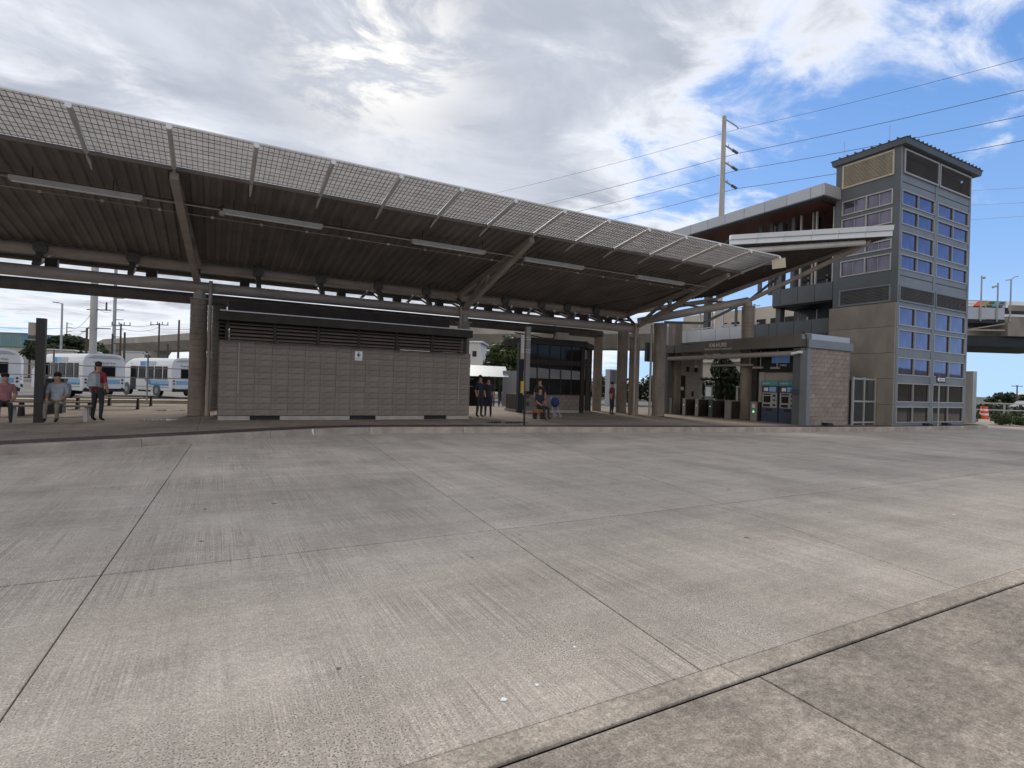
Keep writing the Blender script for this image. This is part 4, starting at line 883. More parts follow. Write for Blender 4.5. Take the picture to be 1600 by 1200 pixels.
# gate between pavilion and tower
t = thing('mesh_gate', (27.0, 14.6, PZ), 'pale framed mesh gate between the tan block wall and the tower', 'gate')
gx = (26.1, 27.0, 27.95); gy = 14.62
for x in gx: MB().box((x-.04, gy-.04, PZ), (x+.04, gy+.04, 2.42)).build('post', M['alum'], t)
for a, b in zip(gx[:-1], gx[1:]):
    for z in (PZ+.12, 1.28, 2.34): MB().box((a+.041, gy-.03, z-.04), (b-.041, gy+.03, z+.04)).build('rail', M['alum'], t)
    mh = MB()
    for k in range(1, 22): x = a+.04+(b-a-.08)*k/22; mh.box((x-.004, gy-.004, PZ+.16), (x+.004, gy+.004, 2.30))
    for k in range(1, 44): z = PZ+.16+2.0*k/44; mh.box((a+.04, gy+.005, z-.004), (b-.04, gy+.009, z+.004))
    mh.build('mesh_infill', M['dkgrey'], t)
MB().box((25.5, 14.95, PZ), (28.0, 15.0, 2.3)).build('backing_screen', M['dark_metal'], t)
# one way sign
t = thing('one_way_sign', (30.95, 13.27, PZ), 'black and white one way arrow sign on a post before the tower', 'sign')
MB().tube((30.95, 13.27, PZ), (30.95, 13.27, 2.62), 0.035, n=8).build('post', M['galv'], t)
MB().box((30.55, 13.21, 2.28), (31.45, 13.23, 2.60)).build('plate', M['black'], t)
MB().prism([(30.60, 0), (30.76, 0), (30.76, 0)], 0, 0)
ar = MB(); ar.hexa([(30.60, 13.207, 2.44), (30.78, 13.207, 2.32), (30.78, 13.207, 2.56)], [(30.60, 13.203, 2.44), (30.78, 13.203, 2.32), (30.78, 13.203, 2.56)]); ar.box((30.782, 13.203, 2.36), (31.38, 13.207, 2.52)); ar.build('arrow', M['sign_white'], t)
text_mesh('ONE WAY', 0.135, 0.001, M['black'], 'lettering', t, (31.07, 13.20, 2.39), (1, 0, 0), (0, 0, 1), align='CENTER')
for k, (x, y) in enumerate(((30.35, 13.42), (32.4, 13.5), (23.95, 14.45))):
    o = MB().hexa([(x-.3, y-.12, PZ), (x+.3, y-.12, PZ), (x+.3, y+.12, PZ), (x-.3, y+.12, PZ)], [(x-.2, y-.08, PZ+.12), (x+.2, y-.08, PZ+.12), (x+.2, y+.08, PZ+.12), (x-.2, y+.08, PZ+.12)]).box((x-.26, y-.13, PZ+.0), (x-.2, y+.13, PZ+.14)).build('rubber_weight', M['rubber'])
    tag(o, ['black rubber weight left of the one way post', 'black rubber weight right of the one way post', 'black rubber weight at the foot of the tan block wall'][k], 'weight', 'rubber weights along the kerb')

# ------------------------------------------------------------------ second canopy wing
wc = thing('wing_canopy', (24, 18.8, PZ), 'raised wing canopy with white metal fascia in front of the tower', 'canopy')
A = Vector((19.75, 16.55, 8.02)); B = Vector((26.03, 13.12, 8.62)); G = Vector((24.17, 20.97, 6.80)); H = Vector((20.2, 23.0, 6.0))
def bil(u_, v_): return (A*(1-u_)+B*u_)*(1-v_)+(H*(1-u_)+G*u_)*v_
s = MB(); n = 26; i0 = len(s.v)
for k in range(n+1):
    for w_, dh in ((0.0, 0.0), (0.5, 0.06)):
        if k == n and w_: continue
        u_ = (k+w_)/n; p, q = bil(u_, 0), bil(u_, 1); s.v += [(p.x, p.y, p.z+dh), (q.x, q.y, q.z+dh)]
cnt = len(s.v)//2
for k in range(cnt-1): s.f.append((2*k, 2*k+2, 2*k+3, 2*k+1)); s.m.append(0)
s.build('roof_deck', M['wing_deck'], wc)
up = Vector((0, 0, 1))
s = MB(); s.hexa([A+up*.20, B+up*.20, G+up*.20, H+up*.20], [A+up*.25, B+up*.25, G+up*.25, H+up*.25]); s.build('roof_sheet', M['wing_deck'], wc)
out = Vector((-.48, -.88, 0))*.14
N_ = 6
for k in range(N_):
    p, q = A.lerp(B, k/N_+.001), A.lerp(B, (k+1)/N_-.001); e0 = k/N_; e1 = (k+1)/N_
    h0, h1 = 0.40+.06*e0, 0.40+.06*e1
    MB().hexa([p+out*.5, q+out*.5, q, p], [p+out*.5+up*h0*.5, q+out*.5+up*h1*.5, q+up*h1*.5, p+up*h0*.5]).build('lower_fascia', M['white_panel'], wc, at=tuple(p))
    MB().hexa([p+out+up*(h0*.5+.012), q+out+up*(h1*.5+.012), q+up*(h1*.5+.012), p+up*(h0*.5+.012)], [p+out*1.3+up*h0, q+out*1.3+up*h1, q+up*h1, p+up*h0]).build('upper_fascia', M['white_panel'], wc, at=tuple(p))
pa, pb = A.lerp(B, 0.12)-out*2.2-up*.22, A.lerp(B, 0.86)-out*2.2-up*.14
smooth_by_angle(MB().tube(pa, pb, 0.13, n=14).build('edge_pipe', M['rigger'], wc))
E_ = Vector((24.0, 18.8, 6.25)); D_ = Vector((20.25, 21.3, 5.28))
ringed_column(24.0, 18.8, 0.30, 5.95, wc); ringed_column(20.3, 21.2, 0.33, 5.0, wc)
smooth_by_angle(MB().tube((24.0, 18.8, 5.95), (24, 18.8, 6.2), 0.22, 0.18, n=14).build('steel_cap', M['pipe'], wc))
smooth_by_angle(MB().tube(D_+Vector((-.9, .55, -.22)), E_, 0.20, n=16).build('lower_tie_pipe', M['pipe'], wc))
tip = Vector((25.55, 13.75, 8.42))
MB().bar(E_, tip, 0.17, 0.17).build('bottom_chord', M['pipe'], wc)
MB().bar(G+Vector((-.1, -.1, -.10)), tip+up*.12, 0.16, 0.18).build('top_chord', M['pipe'], wc)
MB().bar(E_, G.lerp(tip, 0.45)-up*.15, 0.10, 0.12).build('web_diagonal', M['pipe_dark'], wc)
m1 = Vector((22.1, 20.0, 5.05))
MB().bar(D_+Vector((.3, -.1, -.2)), m1, 0.10, 0.12).build('lower_strut', M['pipe_dark'], wc)
MB().bar(m1, E_+Vector((-.2, .1, -.1)), 0.12, 0.14).build('lower_strut', M['pipe_dark'], wc)
smooth_by_angle(MB().tube(H-up*.2, G-up*.22, 0.13, n=12).build('upper_purlin', M['pipe'], wc))
for u_ in (.2, .5, .8): MB().bar(D_.lerp(E_, u_)+up*.1, (H-up*.2).lerp(G-up*.2, u_+.08), 0.09, 0.09).build('strut', M['pipe_dark'], wc)
MB().bar((19.45, 22.1, 4.8), (22.0, 21.5, 6.1), 0.09, 0.09).build('strut', M['pipe_dark'], wc)

# ------------------------------------------------------------------ station building behind
st = thing('rail_station', (34, 24, PZ), 'elevated rail station with silver roof fascia and grey balcony panels', 'station')
SX = 28.22
SYs = [17.02, 18.07, 19.11, 20.13, 20.67, 21.56, 22.46, 23.4, 24.49, 25.7, 26.93]
MB().box((SX+.1, 17.0, 4.85), (40, 28.2, 5.1)).build('concourse_floor', M['dkgrey'], st)
for k, (a, b) in enumerate(zip(SYs[:-1], SYs[1:])):
    MB().box((SX, a+.012, 4.79), (SX+.1, b-.012, 5.58)).build('balcony_panel', M['bluegrey'] if b < 23 else M['alum_panel'], st, at=(SX, a, 4.8))
MB().box((SX-.0, 26.95, 4.79), (SX+.1, 28.3, 5.58)).build('balcony_panel', M['alum_panel'], st)
UY = [16.98, 17.95, 18.94, 19.99, 20.5]
for a, b in zip(UY[:-1], UY[1:]): MB().box((SX, a+.012, 6.53), (SX+.1, b-.012, 7.47)).build('balcony_panel', M['dkgrey'], st, at=(SX, a, 6.5))
MB().box((SX+.1, 17.0, 6.45), (40, 20.5, 6.6)).build('platform_floor', M['black'], st)
MB().box((SX+.35, 20.2, PZ), (SX+.75, 20.5, 11.4)).build('square_column', M['dkgrey'], st)
# posts & glazing between concourse and platform
posts = [(28.6, 22.0, .10), (28.6, 22.75, .08), (28.6, 23.3, .16), (28.6, 24.3, .08), (28.6, 25.2, .08), (28.6, 26.2, .1)]
for x, y, w_ in posts: MB().box((x, y-w_/2, 5.1), (x+.08, y+w_/2, 6.9)).build('glazing_post', M['rigger'] if w_ < .12 else M['dkgrey'], st)
for z in (5.7, 6.75): MB().box((28.6, 21.6, z), (28.64, 26.9, z+.05)).build('rail', M['rigger'], st)
for y, w_, m_ in ((18.35, .06, 'beige'), (18.15, .06, 'rigger'), (17.2, .07, 'rigger'), (19.05, .06, 'rigger'), (19.5, .2, 'dkgrey'), (20.9, .22, 'dkgrey'), (21.6, .22, 'dkgrey'), (17.05, .08, 'beige')):
    MB().box((28.5, y-w_/2, 7.3), (28.62, y+w_/2, 11.5)).build('glazing_post', M[m_], st)
# stair flights seen over the parapet
for k in range(14): MB().box((30.2, 17.6+.26*k, 5.1+.15*k*.9), (31.6, 17.86+.26*k, 5.2+.15*k*.9)).build('stair_tread', M['concrete'], st)
MB().hexa([(30.15, 17.4, 5.1), (30.2, 17.4, 5.1), (30.2, 21.4, 7.0), (30.15, 21.4, 7.0)], [(30.15, 17.4, 5.5), (30.2, 17.4, 5.5), (30.2, 21.4, 7.4), (30.15, 21.4, 7.4)]).build('stringer', M['dkgrey'], st)
for y in (17.5, 18.6, 19.7): MB().box((29.5, y, 5.1), (29.56, y+.05, 6.3)).build('baluster', M['rigger'], st)
# dark back wall behind the platform
MB().box((36, 16.9, 6.6), (36.1, 24.4, 11.6)).build('platform_screen', M['louvre_dark'], st)
for k in range(5): MB().box((35.8, 18.0+1.3*k, 6.6), (35.9, 18.12+1.3*k, 9.6)).build('screen_post', M['rigger'], st)
MB().box((35.8, 17.0, 9.3), (35.9, 24, 9.45)).build('screen_rail', M['dkgrey'], st)
# roof
RX0, RY0, RY1 = 26.8, 16.8, 36.0
MB().box((RX0+.15, RY0+.1, 11.66), (42, RY1, 11.9)).build('roof_slab', M['dkgrey'], st)
MB().box((RX0+.3, RY0+.5, 11.60), (41.5, RY1-.2, 11.655)).build('soffit', M['wood'], st)
ry = [RY0, 17.42, 18.75, 20.1, 21.45, 22.8, 24.15, 25.5, 26.85, 28.2, 29.6, 31, 33, 36]
for a, b in zip(ry[:-1], ry[1:]):
    MB().hexa([(RX0, a+.012, 11.66), (RX0+.12, a+.012, 11.66), (RX0+.12, b-.012, 11.66), (RX0, b-.012, 11.66)], [(RX0, a+.012, 12.25), (RX0+.12, a+.012, 12.25), (RX0+.12, b-.012, 12.25), (RX0, b-.012, 12.25)]).build('fascia_panel', M['alum_panel'], st, at=(RX0, a, 11.7))
MB().box((RX0+.0, RY0-.12, 11.66), (28.9, RY0-.0, 12.25)).build('fascia_panel', M['alum_panel'], st)
MB().hexa([(RX0+.02, RY0+.0, 11.60), (RX0+.5, RY0+.4, 11.58), (RX0+.5, RY1, 11.58), (RX0+.02, RY1, 11.60)], [(RX0+.02, RY0, 11.655), (RX0+.5, RY0+.4, 11.655), (RX0+.5, RY1, 11.655), (RX0+.02, RY1, 11.655)]).build('eave_return', M['dkgrey'], st)
for (x, y, zl) in ((30.0, 19.0, 10.2), (31.0, 21.0, 10.3), (29.5, 24.0, 10.5), (30.5, 17.8, 10.3)): MB().tube((x, y, zl), (x, y, 11.6), 0.13, n=10).tube((x, y, zl-.04), (x, y, zl-.001), 0.11, n=10).build('can_light', M['black'], st)
MB().box((29.3, 21.2, 7.47), (29.6, 21.5, 11.6)).build('square_column', M['rigger'], st)
MB().box((29.2, 26.0, 5.1), (29.6, 26.4, 11.6)).build('square_column', M['dkgrey'], st)
t = thing('loudspeaker', (29.3, 18.2, 10.3), 'pale loudspeaker hanging under the red station ceiling', 'speaker')
MB().hexa([(29.1, 18.0, 10.15), (29.5, 18.0, 10.05), (29.5, 18.4, 10.05), (29.1, 18.4, 10.15)], [(29.1, 18.0, 10.45), (29.5, 18.0, 10.55), (29.5, 18.4, 10.55), (29.1, 18.4, 10.45)]).build('horn', M['light_body'], t)
MB().tube((29.3, 18.2, 10.5), (29.3, 18.2, 11.6), 0.03, n=6).build('stem', M['black'], t)
# enclosed stair seen left of the pavilion roof
MB().hexa([(24.6, 25.6, 4.6), (24.7, 25.6, 4.6), (27.2, 26.6, 4.0), (27.1, 26.6, 4.0)], [(24.6, 25.6, 5.8), (24.7, 25.6, 5.8), (27.2, 26.6, 5.2), (27.1, 26.6, 5.2)]).build('stair_panel', M['alum_panel'], st)
MB().box((23.4, 23.2, PZ), (23.95, 23.75, 5.5)).build('square_column', M['column'], st)
MB().box((24.0, 26.2, 3.3), (27.8, 26.4, 4.5)).build('stair_enclosure', M['black'], st)
MB().box((27.0, 27.2, PZ), (27.2, 28.5, 6.0)).build('side_panel', M['alum_panel'], st)

# ------------------------------------------------------------------ viaduct in the distance (one structure)
va = bpy.data.objects.new('rail_viaduct', None); COL.objects.link(va); ORG[va.name] = Vector()
tag(va, 'long concrete rail viaduct on flared piers crossing behind the whole station', 'viaduct')
VP = [(-62, 400), (-30.5, 232), (-26, 212), (-9, 176), (4, 146), (22, 118), (38, 97), (52, 80), (66, 66), (82, 56), (98, 49)]
hw = 5.0; o1 = offset_poly(VP, hw); o2 = offset_poly(VP, -hw); o3 = offset_poly(VP, 2.6); o4 = offset_poly(VP, -2.6)
for k in range(len(VP)-1):
    MB().hexa([(*o1[k], 10.2), (*o1[k+1], 10.2), (*o2[k+1], 10.2), (*o2[k], 10.2)], [(*o1[k], 10.55), (*o1[k+1], 10.55), (*o2[k+1], 10.55), (*o2[k], 10.55)]).build('deck', M['viaduct'], va)
    for oo, ii in ((o1, 0.25), (o2, -0.25)):
        q = offset_poly(VP, (hw-.25) if ii > 0 else -(hw-.25))
        MB().hexa([(*oo[k], 10.552), (*oo[k+1], 10.552), (*q[k+1], 10.552), (*q[k], 10.552)], [(*oo[k], 11.9), (*oo[k+1], 11.9), (*q[k+1], 11.9), (*q[k], 11.9)]).build('parapet', M['viaduct'], va)
    MB().hexa([(*o3[k], 8.0), (*o3[k+1], 8.0), (*o4[k+1], 8.0), (*o4[k], 8.0)], [(*o1[k], 10.19), (*o1[k+1], 10.19), (*o2[k+1], 10.19), (*o2[k], 10.19)]).build('box_girder', M['viaduct'], va)
for x, y in ((-25, 208), (-14.0, 186), (2, 149), (30, 108), (52, 80), (84, 55)):
    MB().lathe((x, y, -0.1), [(1.3, 0), (1.3, 5.0), (2.9, 8.1)], 8).build('pier', M['viaduct'], va)
# walkway deck on the near side at the right: silver panels, rail, poles
wk = thing('station_walkway', (69, 27, 8), 'silver-panelled elevated walkway with railing right of the tower', 'walkway')
w0, w1 = Vector((66.2, 29.6, 0)), Vector((73.7, 25.8, 0)); dv = (w1-w0)/4; nv = Vector((.45, .89, 0))
for k in range(4):
    p, q = w0+dv*k, w0+dv*(k+1)
    MB().hexa([p+up*10.05, q-dv*.01+up*10.05, q-dv*.01+nv*.1+up*10.05, p+nv*.1+up*10.05], [p+up*11.25, q-dv*.01+up*11.25, q-dv*.01+nv*.1+up*11.25, p+nv*.1+up*11.25]).build('side_panel', M['alum_panel'], wk, at=tuple(p+up*10))
MB().hexa([w0+up*9.6, w1+up*9.6, w1+nv*4+up*9.6, w0+nv*4+up*9.6], [w0+up*10, w1+up*10, w1+nv*4+up*10, w0+nv*4+up*10]).build('floor_slab', M['black'], wk)
for z in (11.6, 11.95): MB().bar(w0+up*z, w1+up*z, 0.05, 0.05).build('rail', M['galv'], wk)
for k in range(5): MB().bar(w0+dv*k+up*11.25, w0+dv*k+up*12, 0.08, 0.08).build('rail_post', M['galv'], wk)
MB().bar(w0+up*8.7, w1+up*8.9, 0.14, 0.14).bar(w0+up*9.6, w0+dv*2+up*8.8, 0.1, 0.1).bar(w0+dv*2+up*8.8, w1+up*9.6, 0.1, 0.1).build('brace', M['viaduct'], wk)
far_base = Vector((74, 25.6, 0)); fd = Vector((9, -4.6, 0))
MB().hexa([far_base+up*8.3, far_base+fd+up*8.3, far_base+fd+nv*6+up*8.3, far_base+nv*6+up*8.3], [far_base+up*10.4, far_base+fd+up*10.4, far_base+fd+nv*6+up*10.4, far_base+nv*6+up*10.4]).build('edge_beam', M['concrete'], wk)
MB().bar(far_base+up*11.3, far_base+fd+up*11.3, 0.1, 0.6).build('track_barrier', M['concrete'], wk)
MB().hexa([w0-Vector((4, -2, 0))+nv*0.5+up*7.2, far_base+fd+nv*0.5+up*7.2, far_base+fd+nv*9+up*7.2, w0-Vector((4, -2, 0))+nv*9+up*7.2], [w0-Vector((4, -2, 0))+nv*.5+up*8.3, far_base+fd+nv*.5+up*8.3, far_base+fd+nv*9+up*8.3, w0-Vector((4, -2, 0))+nv*9+up*8.3]).build('soffit_beam', M['black'], wk)
# train with white roof and coloured stripes
t = thing('train_car', (74, 30, 11), 'white train car with coloured chevrons standing on the viaduct', 'train')
p0 = w0+nv*4.5; dd = (far_base+fd-w0)
MB().hexa([p0+up*10.6, p0+dd+up*10.6, p0+dd+nv*2.6+up*10.6, p0+nv*2.6+up*10.6], [p0+nv*.3+up*12.9, p0+dd+nv*.3+up*12.9, p0+dd+nv*2.3+up*12.9, p0+nv*2.3+up*12.9]).build('car_body', M['bus_white'], t)
MB().hexa([p0-nv*.02+up*11.4, p0+dd-nv*.02+up*11.4, p0+dd+nv*.2+up*11.4, p0+nv*.2+up*11.4], [p0+nv*.1+up*12.1, p0+dd+nv*.1+up*12.1, p0+dd+nv*.3+up*12.1, p0+nv*.3+up*12.1]).build('window_band', M['glass_dark'], t)
for k, m_ in enumerate(('orange', 'copper', 'leaf_tip', 'teal', 'navy')):
    a = p0+dd*(0.48+.035*k); e = dd*.034
    MB().hexa([a-nv*.05+up*12.15, a+e-nv*.05+up*12.15, a+e+nv*.3+up*12.15, a+nv*.3+up*12.15], [a+e*1.0+nv*.12+up*12.75, a+e*2+nv*.12+up*12.75, a+e*2+nv*.4+up*12.75, a+e+nv*.4+up*12.75]).build('stripe', M[m_], t)
for k, (u_, h_, kind) in enumerate(((0.30, 14.6, 0), (0.395, 13.9, 1), (0.47, 14.3, 2), (0.69, 13.4, 3))):
    b = w0+dd*u_-nv*.1
    t = thing('platform_pole', tuple(b+up*10), ['tallest round-topped pole on the walkway right of the tower', 'short pole with small bracket on the walkway', 'lamp pole with two curved arms on the walkway', 'square portal post at the right end of the walkway'][kind], 'pole')
    MB().bar(b+up*9.8, b+up*h_, 0.11, 0.11).build('post', M['galv'], t)
    if kind == 0: MB().ball(b+up*(h_-.2)+dd.normalized()*.25, 0.14, 5).build('camera', M['galv'], t)
    if kind == 1: MB().bar(b+up*(h_-.3), b+up*(h_-.5)-dd.normalized()*.6, 0.15, 0.2).build('bracket', M['galv'], t)
    if kind == 2: MB().path([b+up*h_, b+up*(h_+.3)+dd.normalized()*.35, b+up*(h_+.4)+dd.normalized()*.8], 0.05).path([b+up*h_, b+up*(h_-.1)-dd.normalized()*.6], 0.05).build('arm', M['galv'], t)
    if kind == 3: MB().bar(b+up*h_, b+up*(h_+.05)+dd*.35, 0.12, 0.12).build('portal_beam', M['galv'], t)

# ------------------------------------------------------------------ monopole and its lines
mp_ = thing('steel_monopole', (66, 57, 0), 'tall tapered power monopole with three insulator arms above the station roof', 'power pole')
MX, MY = 64.9, 55.9
def PM(z): return (MX, MY, z)
smooth_by_angle(MB().tube(PM(-.1), PM(42.0), 0.62, 0.30, n=20).build('shaft', M['pole'], mp_))
wd = Vector((.86, .50, 0)).normalized()      # line direction is worked out below
armd = Vector((.877, -.48, 0))
AZ = [40.2, 36.6, 34.1, 31.4]
for k, z in enumerate(AZ):
    a = Vector(PM(z+(1.3 if k == 0 else 1.1)))+armd*.3; b = Vector(PM(z))+armd*(2.15)
    if k == 0: MB().path([a, a.lerp(b, .35)+up*-.05+armd*.25, a.lerp(b, .7)+armd*.25, b], 0.09).build('curved_arm', M['galv'], mp_)
    else:
        o = MB().tube(a, b, 0.13, n=8).build('insulator', M['galv'], mp_)
        MB().tube(a.lerp(b, .25)-up*.1, a.lerp(b, .25)+up*.45, 0.05, n=6).tube(a.lerp(b, .55), b, 0.2, n=8).build('insulator_discs', M['dkgrey'], o)
WIRES = [((66.8, 54.85, 39.6), (34, 6, 42), (24, 130, 17)), ]
def cable(name, pts, r_, label, group):
    o = MB().path(pts, r_, n=5).build(name, M['wirem']); tag(o, label, 'cable', group); return o
ORD = ['highest', 'second', 'third', 'lowest']
for k, z in enumerate(AZ):
    c = Vector(PM(z))+armd*2.15
    RIGHT = [(48.6, 9.5), (48.0, 9.3), (47.5, 9.2), (47.0, 9.0)]
    zr = [33.2, 28.9, 25.9, 23.4][k]; zl = [33.4, 28.7, 25.4, 22.3][k]
    a = Vector((70+20, 20, zr)); b = Vector((34, 92, zl))
    pts = []
    a = Vector([(69.17, 21.41, 34.93), (69.25, 21.37, 31.81), (69.32, 21.34, 29.3), (69.38, 21.3, 26.86)][k]); b = Vector([(51.55, 108.55, 43.11), (51.68, 108.49, 38.17), (51.77, 108.44, 34.93), (51.86, 108.39, 31.4)][k])
    for (p, q, sag) in ((b, c, 0.35), (c, a, 0.25)):
        for j in range(13):
            t_ = j/12; v = p.lerp(q, t_); v.z -= sag*4*t_*(1-t_); pts.append(v)
    cable('power_line', pts, 0.034 if k else 0.024, ORD[k]+' power line passing the tall monopole', 'power lines at the monopole')

for k, (a, b) in enumerate((((70.32, 29.91, 24.2), (60.15, 18.38, 19.28)), ((70.36, 29.89, 22.65), (60.18, 18.36, 18.01)), ((70.4, 29.87, 20.96), (60.21, 18.35, 16.95)))):
    cable('power_line', [Vector(a).lerp(Vector(b), q/6) for q in range(7)], .015, ['top', 'middle', 'bottom'][k]+' of the three short power lines right of the tower', 'power lines right of the tower')
# ------------------------------------------------------------------ left distance: poles, lamp, lines
def pole_thing(name, x, y, z1, r0, r1, m_, lb, cat='pole'):
    t = thing(name, (x, y, 0), lb, cat); smooth_by_angle(MB().tube((x, y, -.1), (x, y, z1), r0, r1, n=12).build('shaft', m_, t)); return t
R_ = Vector((.877, -.48, 0))
t = pole_thing('concrete_pole', -13.8, 87.3, 30, 0.42, 0.36, M['pole'], 'thick grey utility pole left of the rail viaduct')
for z in (7.2, 9.6): MB().bar(Vector((-13.8, 87.3, z))-R_*.9, Vector((-13.8, 87.3, z))+R_*2.2, 0.12, 0.12).build('cross_arm', M['timber'], t)
MB().tube((-12.4, 86.5, 9.5), (-12.4, 86.5, 10.6), 0.1, n=8).build('insulator', M['dkgrey'], t)
t = pole_thing('transmission_pole', -18.0, 135.2, 40, 0.33, 0.26, M['galv'], 'slender transmission pole with short side arms behind the buses')
for z in (18.6, 16.6, 14.3, 12.3, 10.3): MB().bar((-18, 135.2, z), Vector((-18, 135.2, z))+R_*1.8, 0.16, 0.16).build('side_arm', M['galv'], t)
t = pole_thing('street_lamp', -14.9, 76.5, 9.05, 0.13, 0.09, M['galv'], 'grey street lamp with short arm left of the thick pole', 'street lamp')
MB().bar((-14.9, 76.5, 9.0), Vector((-14.9, 76.5, 9.15))-R_*.55, 0.09, 0.09).bar(Vector((-14.9, 76.5, 9.12))-R_*.5, Vector((-14.9, 76.5, 9.16))-R_*1.0, 0.25, 0.1).build('lamp_head', M['galv'], t)
PT = [(-31.2, 165.2, 13.3, 'far thin transmission pole right of the street lamp', 4), (-8.2, 107, 10.0, 'timber pole with crossarm in front of the viaduct', 1), (-4.75, 93.8, 9.6, 'tallest timber pole nearest the round column', 0), (-13.0, 104, 9.3, 'timber pole with crossarm right of the transmission pole', 1),
      (-12.4, 92, 6.9, 'short timber pole just right of the thick pole', 2), (-10.8, 90, 7.1, 'timber pole between the thick pole and transmission pole', 0), (-6.4, 99, 6.2, 'short timber pole below the viaduct edge', 0), (-14.9, 90, 7.3, 'thin timber pole just left of the thick pole', 3)]
for x, y, z1, lb, na in PT:
    t = pole_thing('utility_pole', x, y, z1, 0.17, 0.12, M['timber'] if na != 4 else M['galv'], lb, 'utility pole')
    if na == 1:
        MB().bar(Vector((x, y, z1-.3))-R_*1.5, Vector((x, y, z1-.3))+R_*1.5, 0.12, 0.12).build('cross_arm', M['timber'], t)
        for q in (-1.4, -.3, .5, 1.4): MB().tube(Vector((x, y, z1-.25))+R_*q, Vector((x, y, z1+.2))+R_*q, 0.07, n=6).build('insulator', M['dkgrey'], t)
    if na in (2, 3, 4):
        for q in range(3): MB().bar((x, y, z1-.4-.9*q), Vector((x, y, z1-.4-.9*q))+R_*(1.3 if na != 3 else -.8), 0.1, 0.1).build('side_arm', M['timber'], t)
LN = ['upper sagging power line between the two crossarm poles', 'lower sagging power line between the two crossarm poles', 'power line from the right crossarm pole to the round column', 'power line running left from the crossarm pole over the buses',
      'upper power line from the far thin pole to the thick pole', 'lower power line from the far thin pole to the thick pole', 'upper power line joining the transmission pole and the thick pole', 'lower power line joining the transmission pole and the thick pole', 'power line rising right from the transmission pole']
LNI = list(range(9))
for (a, b, sag) in (((-8.2, 107, 9.9), (-13, 104, 9.2), .4), ((-13.0, 104, 8.6), (-8.2, 107, 9.3), .6), ((-8.2, 107, 9.0), (10, 98, 10.4), .3), ((-13, 104, 8.9), (-50, 120, 9.4), 1.2), ((-31, 165, 12.5), (-13.8, 87.3, 9.6), 1.5), ((-31, 165, 11), (-13.8, 87.3, 8.2), 1.5),
                  ((-18, 135, 16.6), (-13.8, 87.3, 11.0), .8), ((-18, 135, 14.3), (-13.8, 87.3, 10.2), .8), ((-18, 135, 18.6), (12, 130, 20), .5)):
    pts = []
    for j in range(9): t_ = j/8; v = Vector(a).lerp(Vector(b), t_); v.z -= sag*4*t_*(1-t_); pts.append(v)
    cable('power_line', pts, 0.028, LN[len(pts) and LNI.pop(0)], 'power lines behind the bus lot')

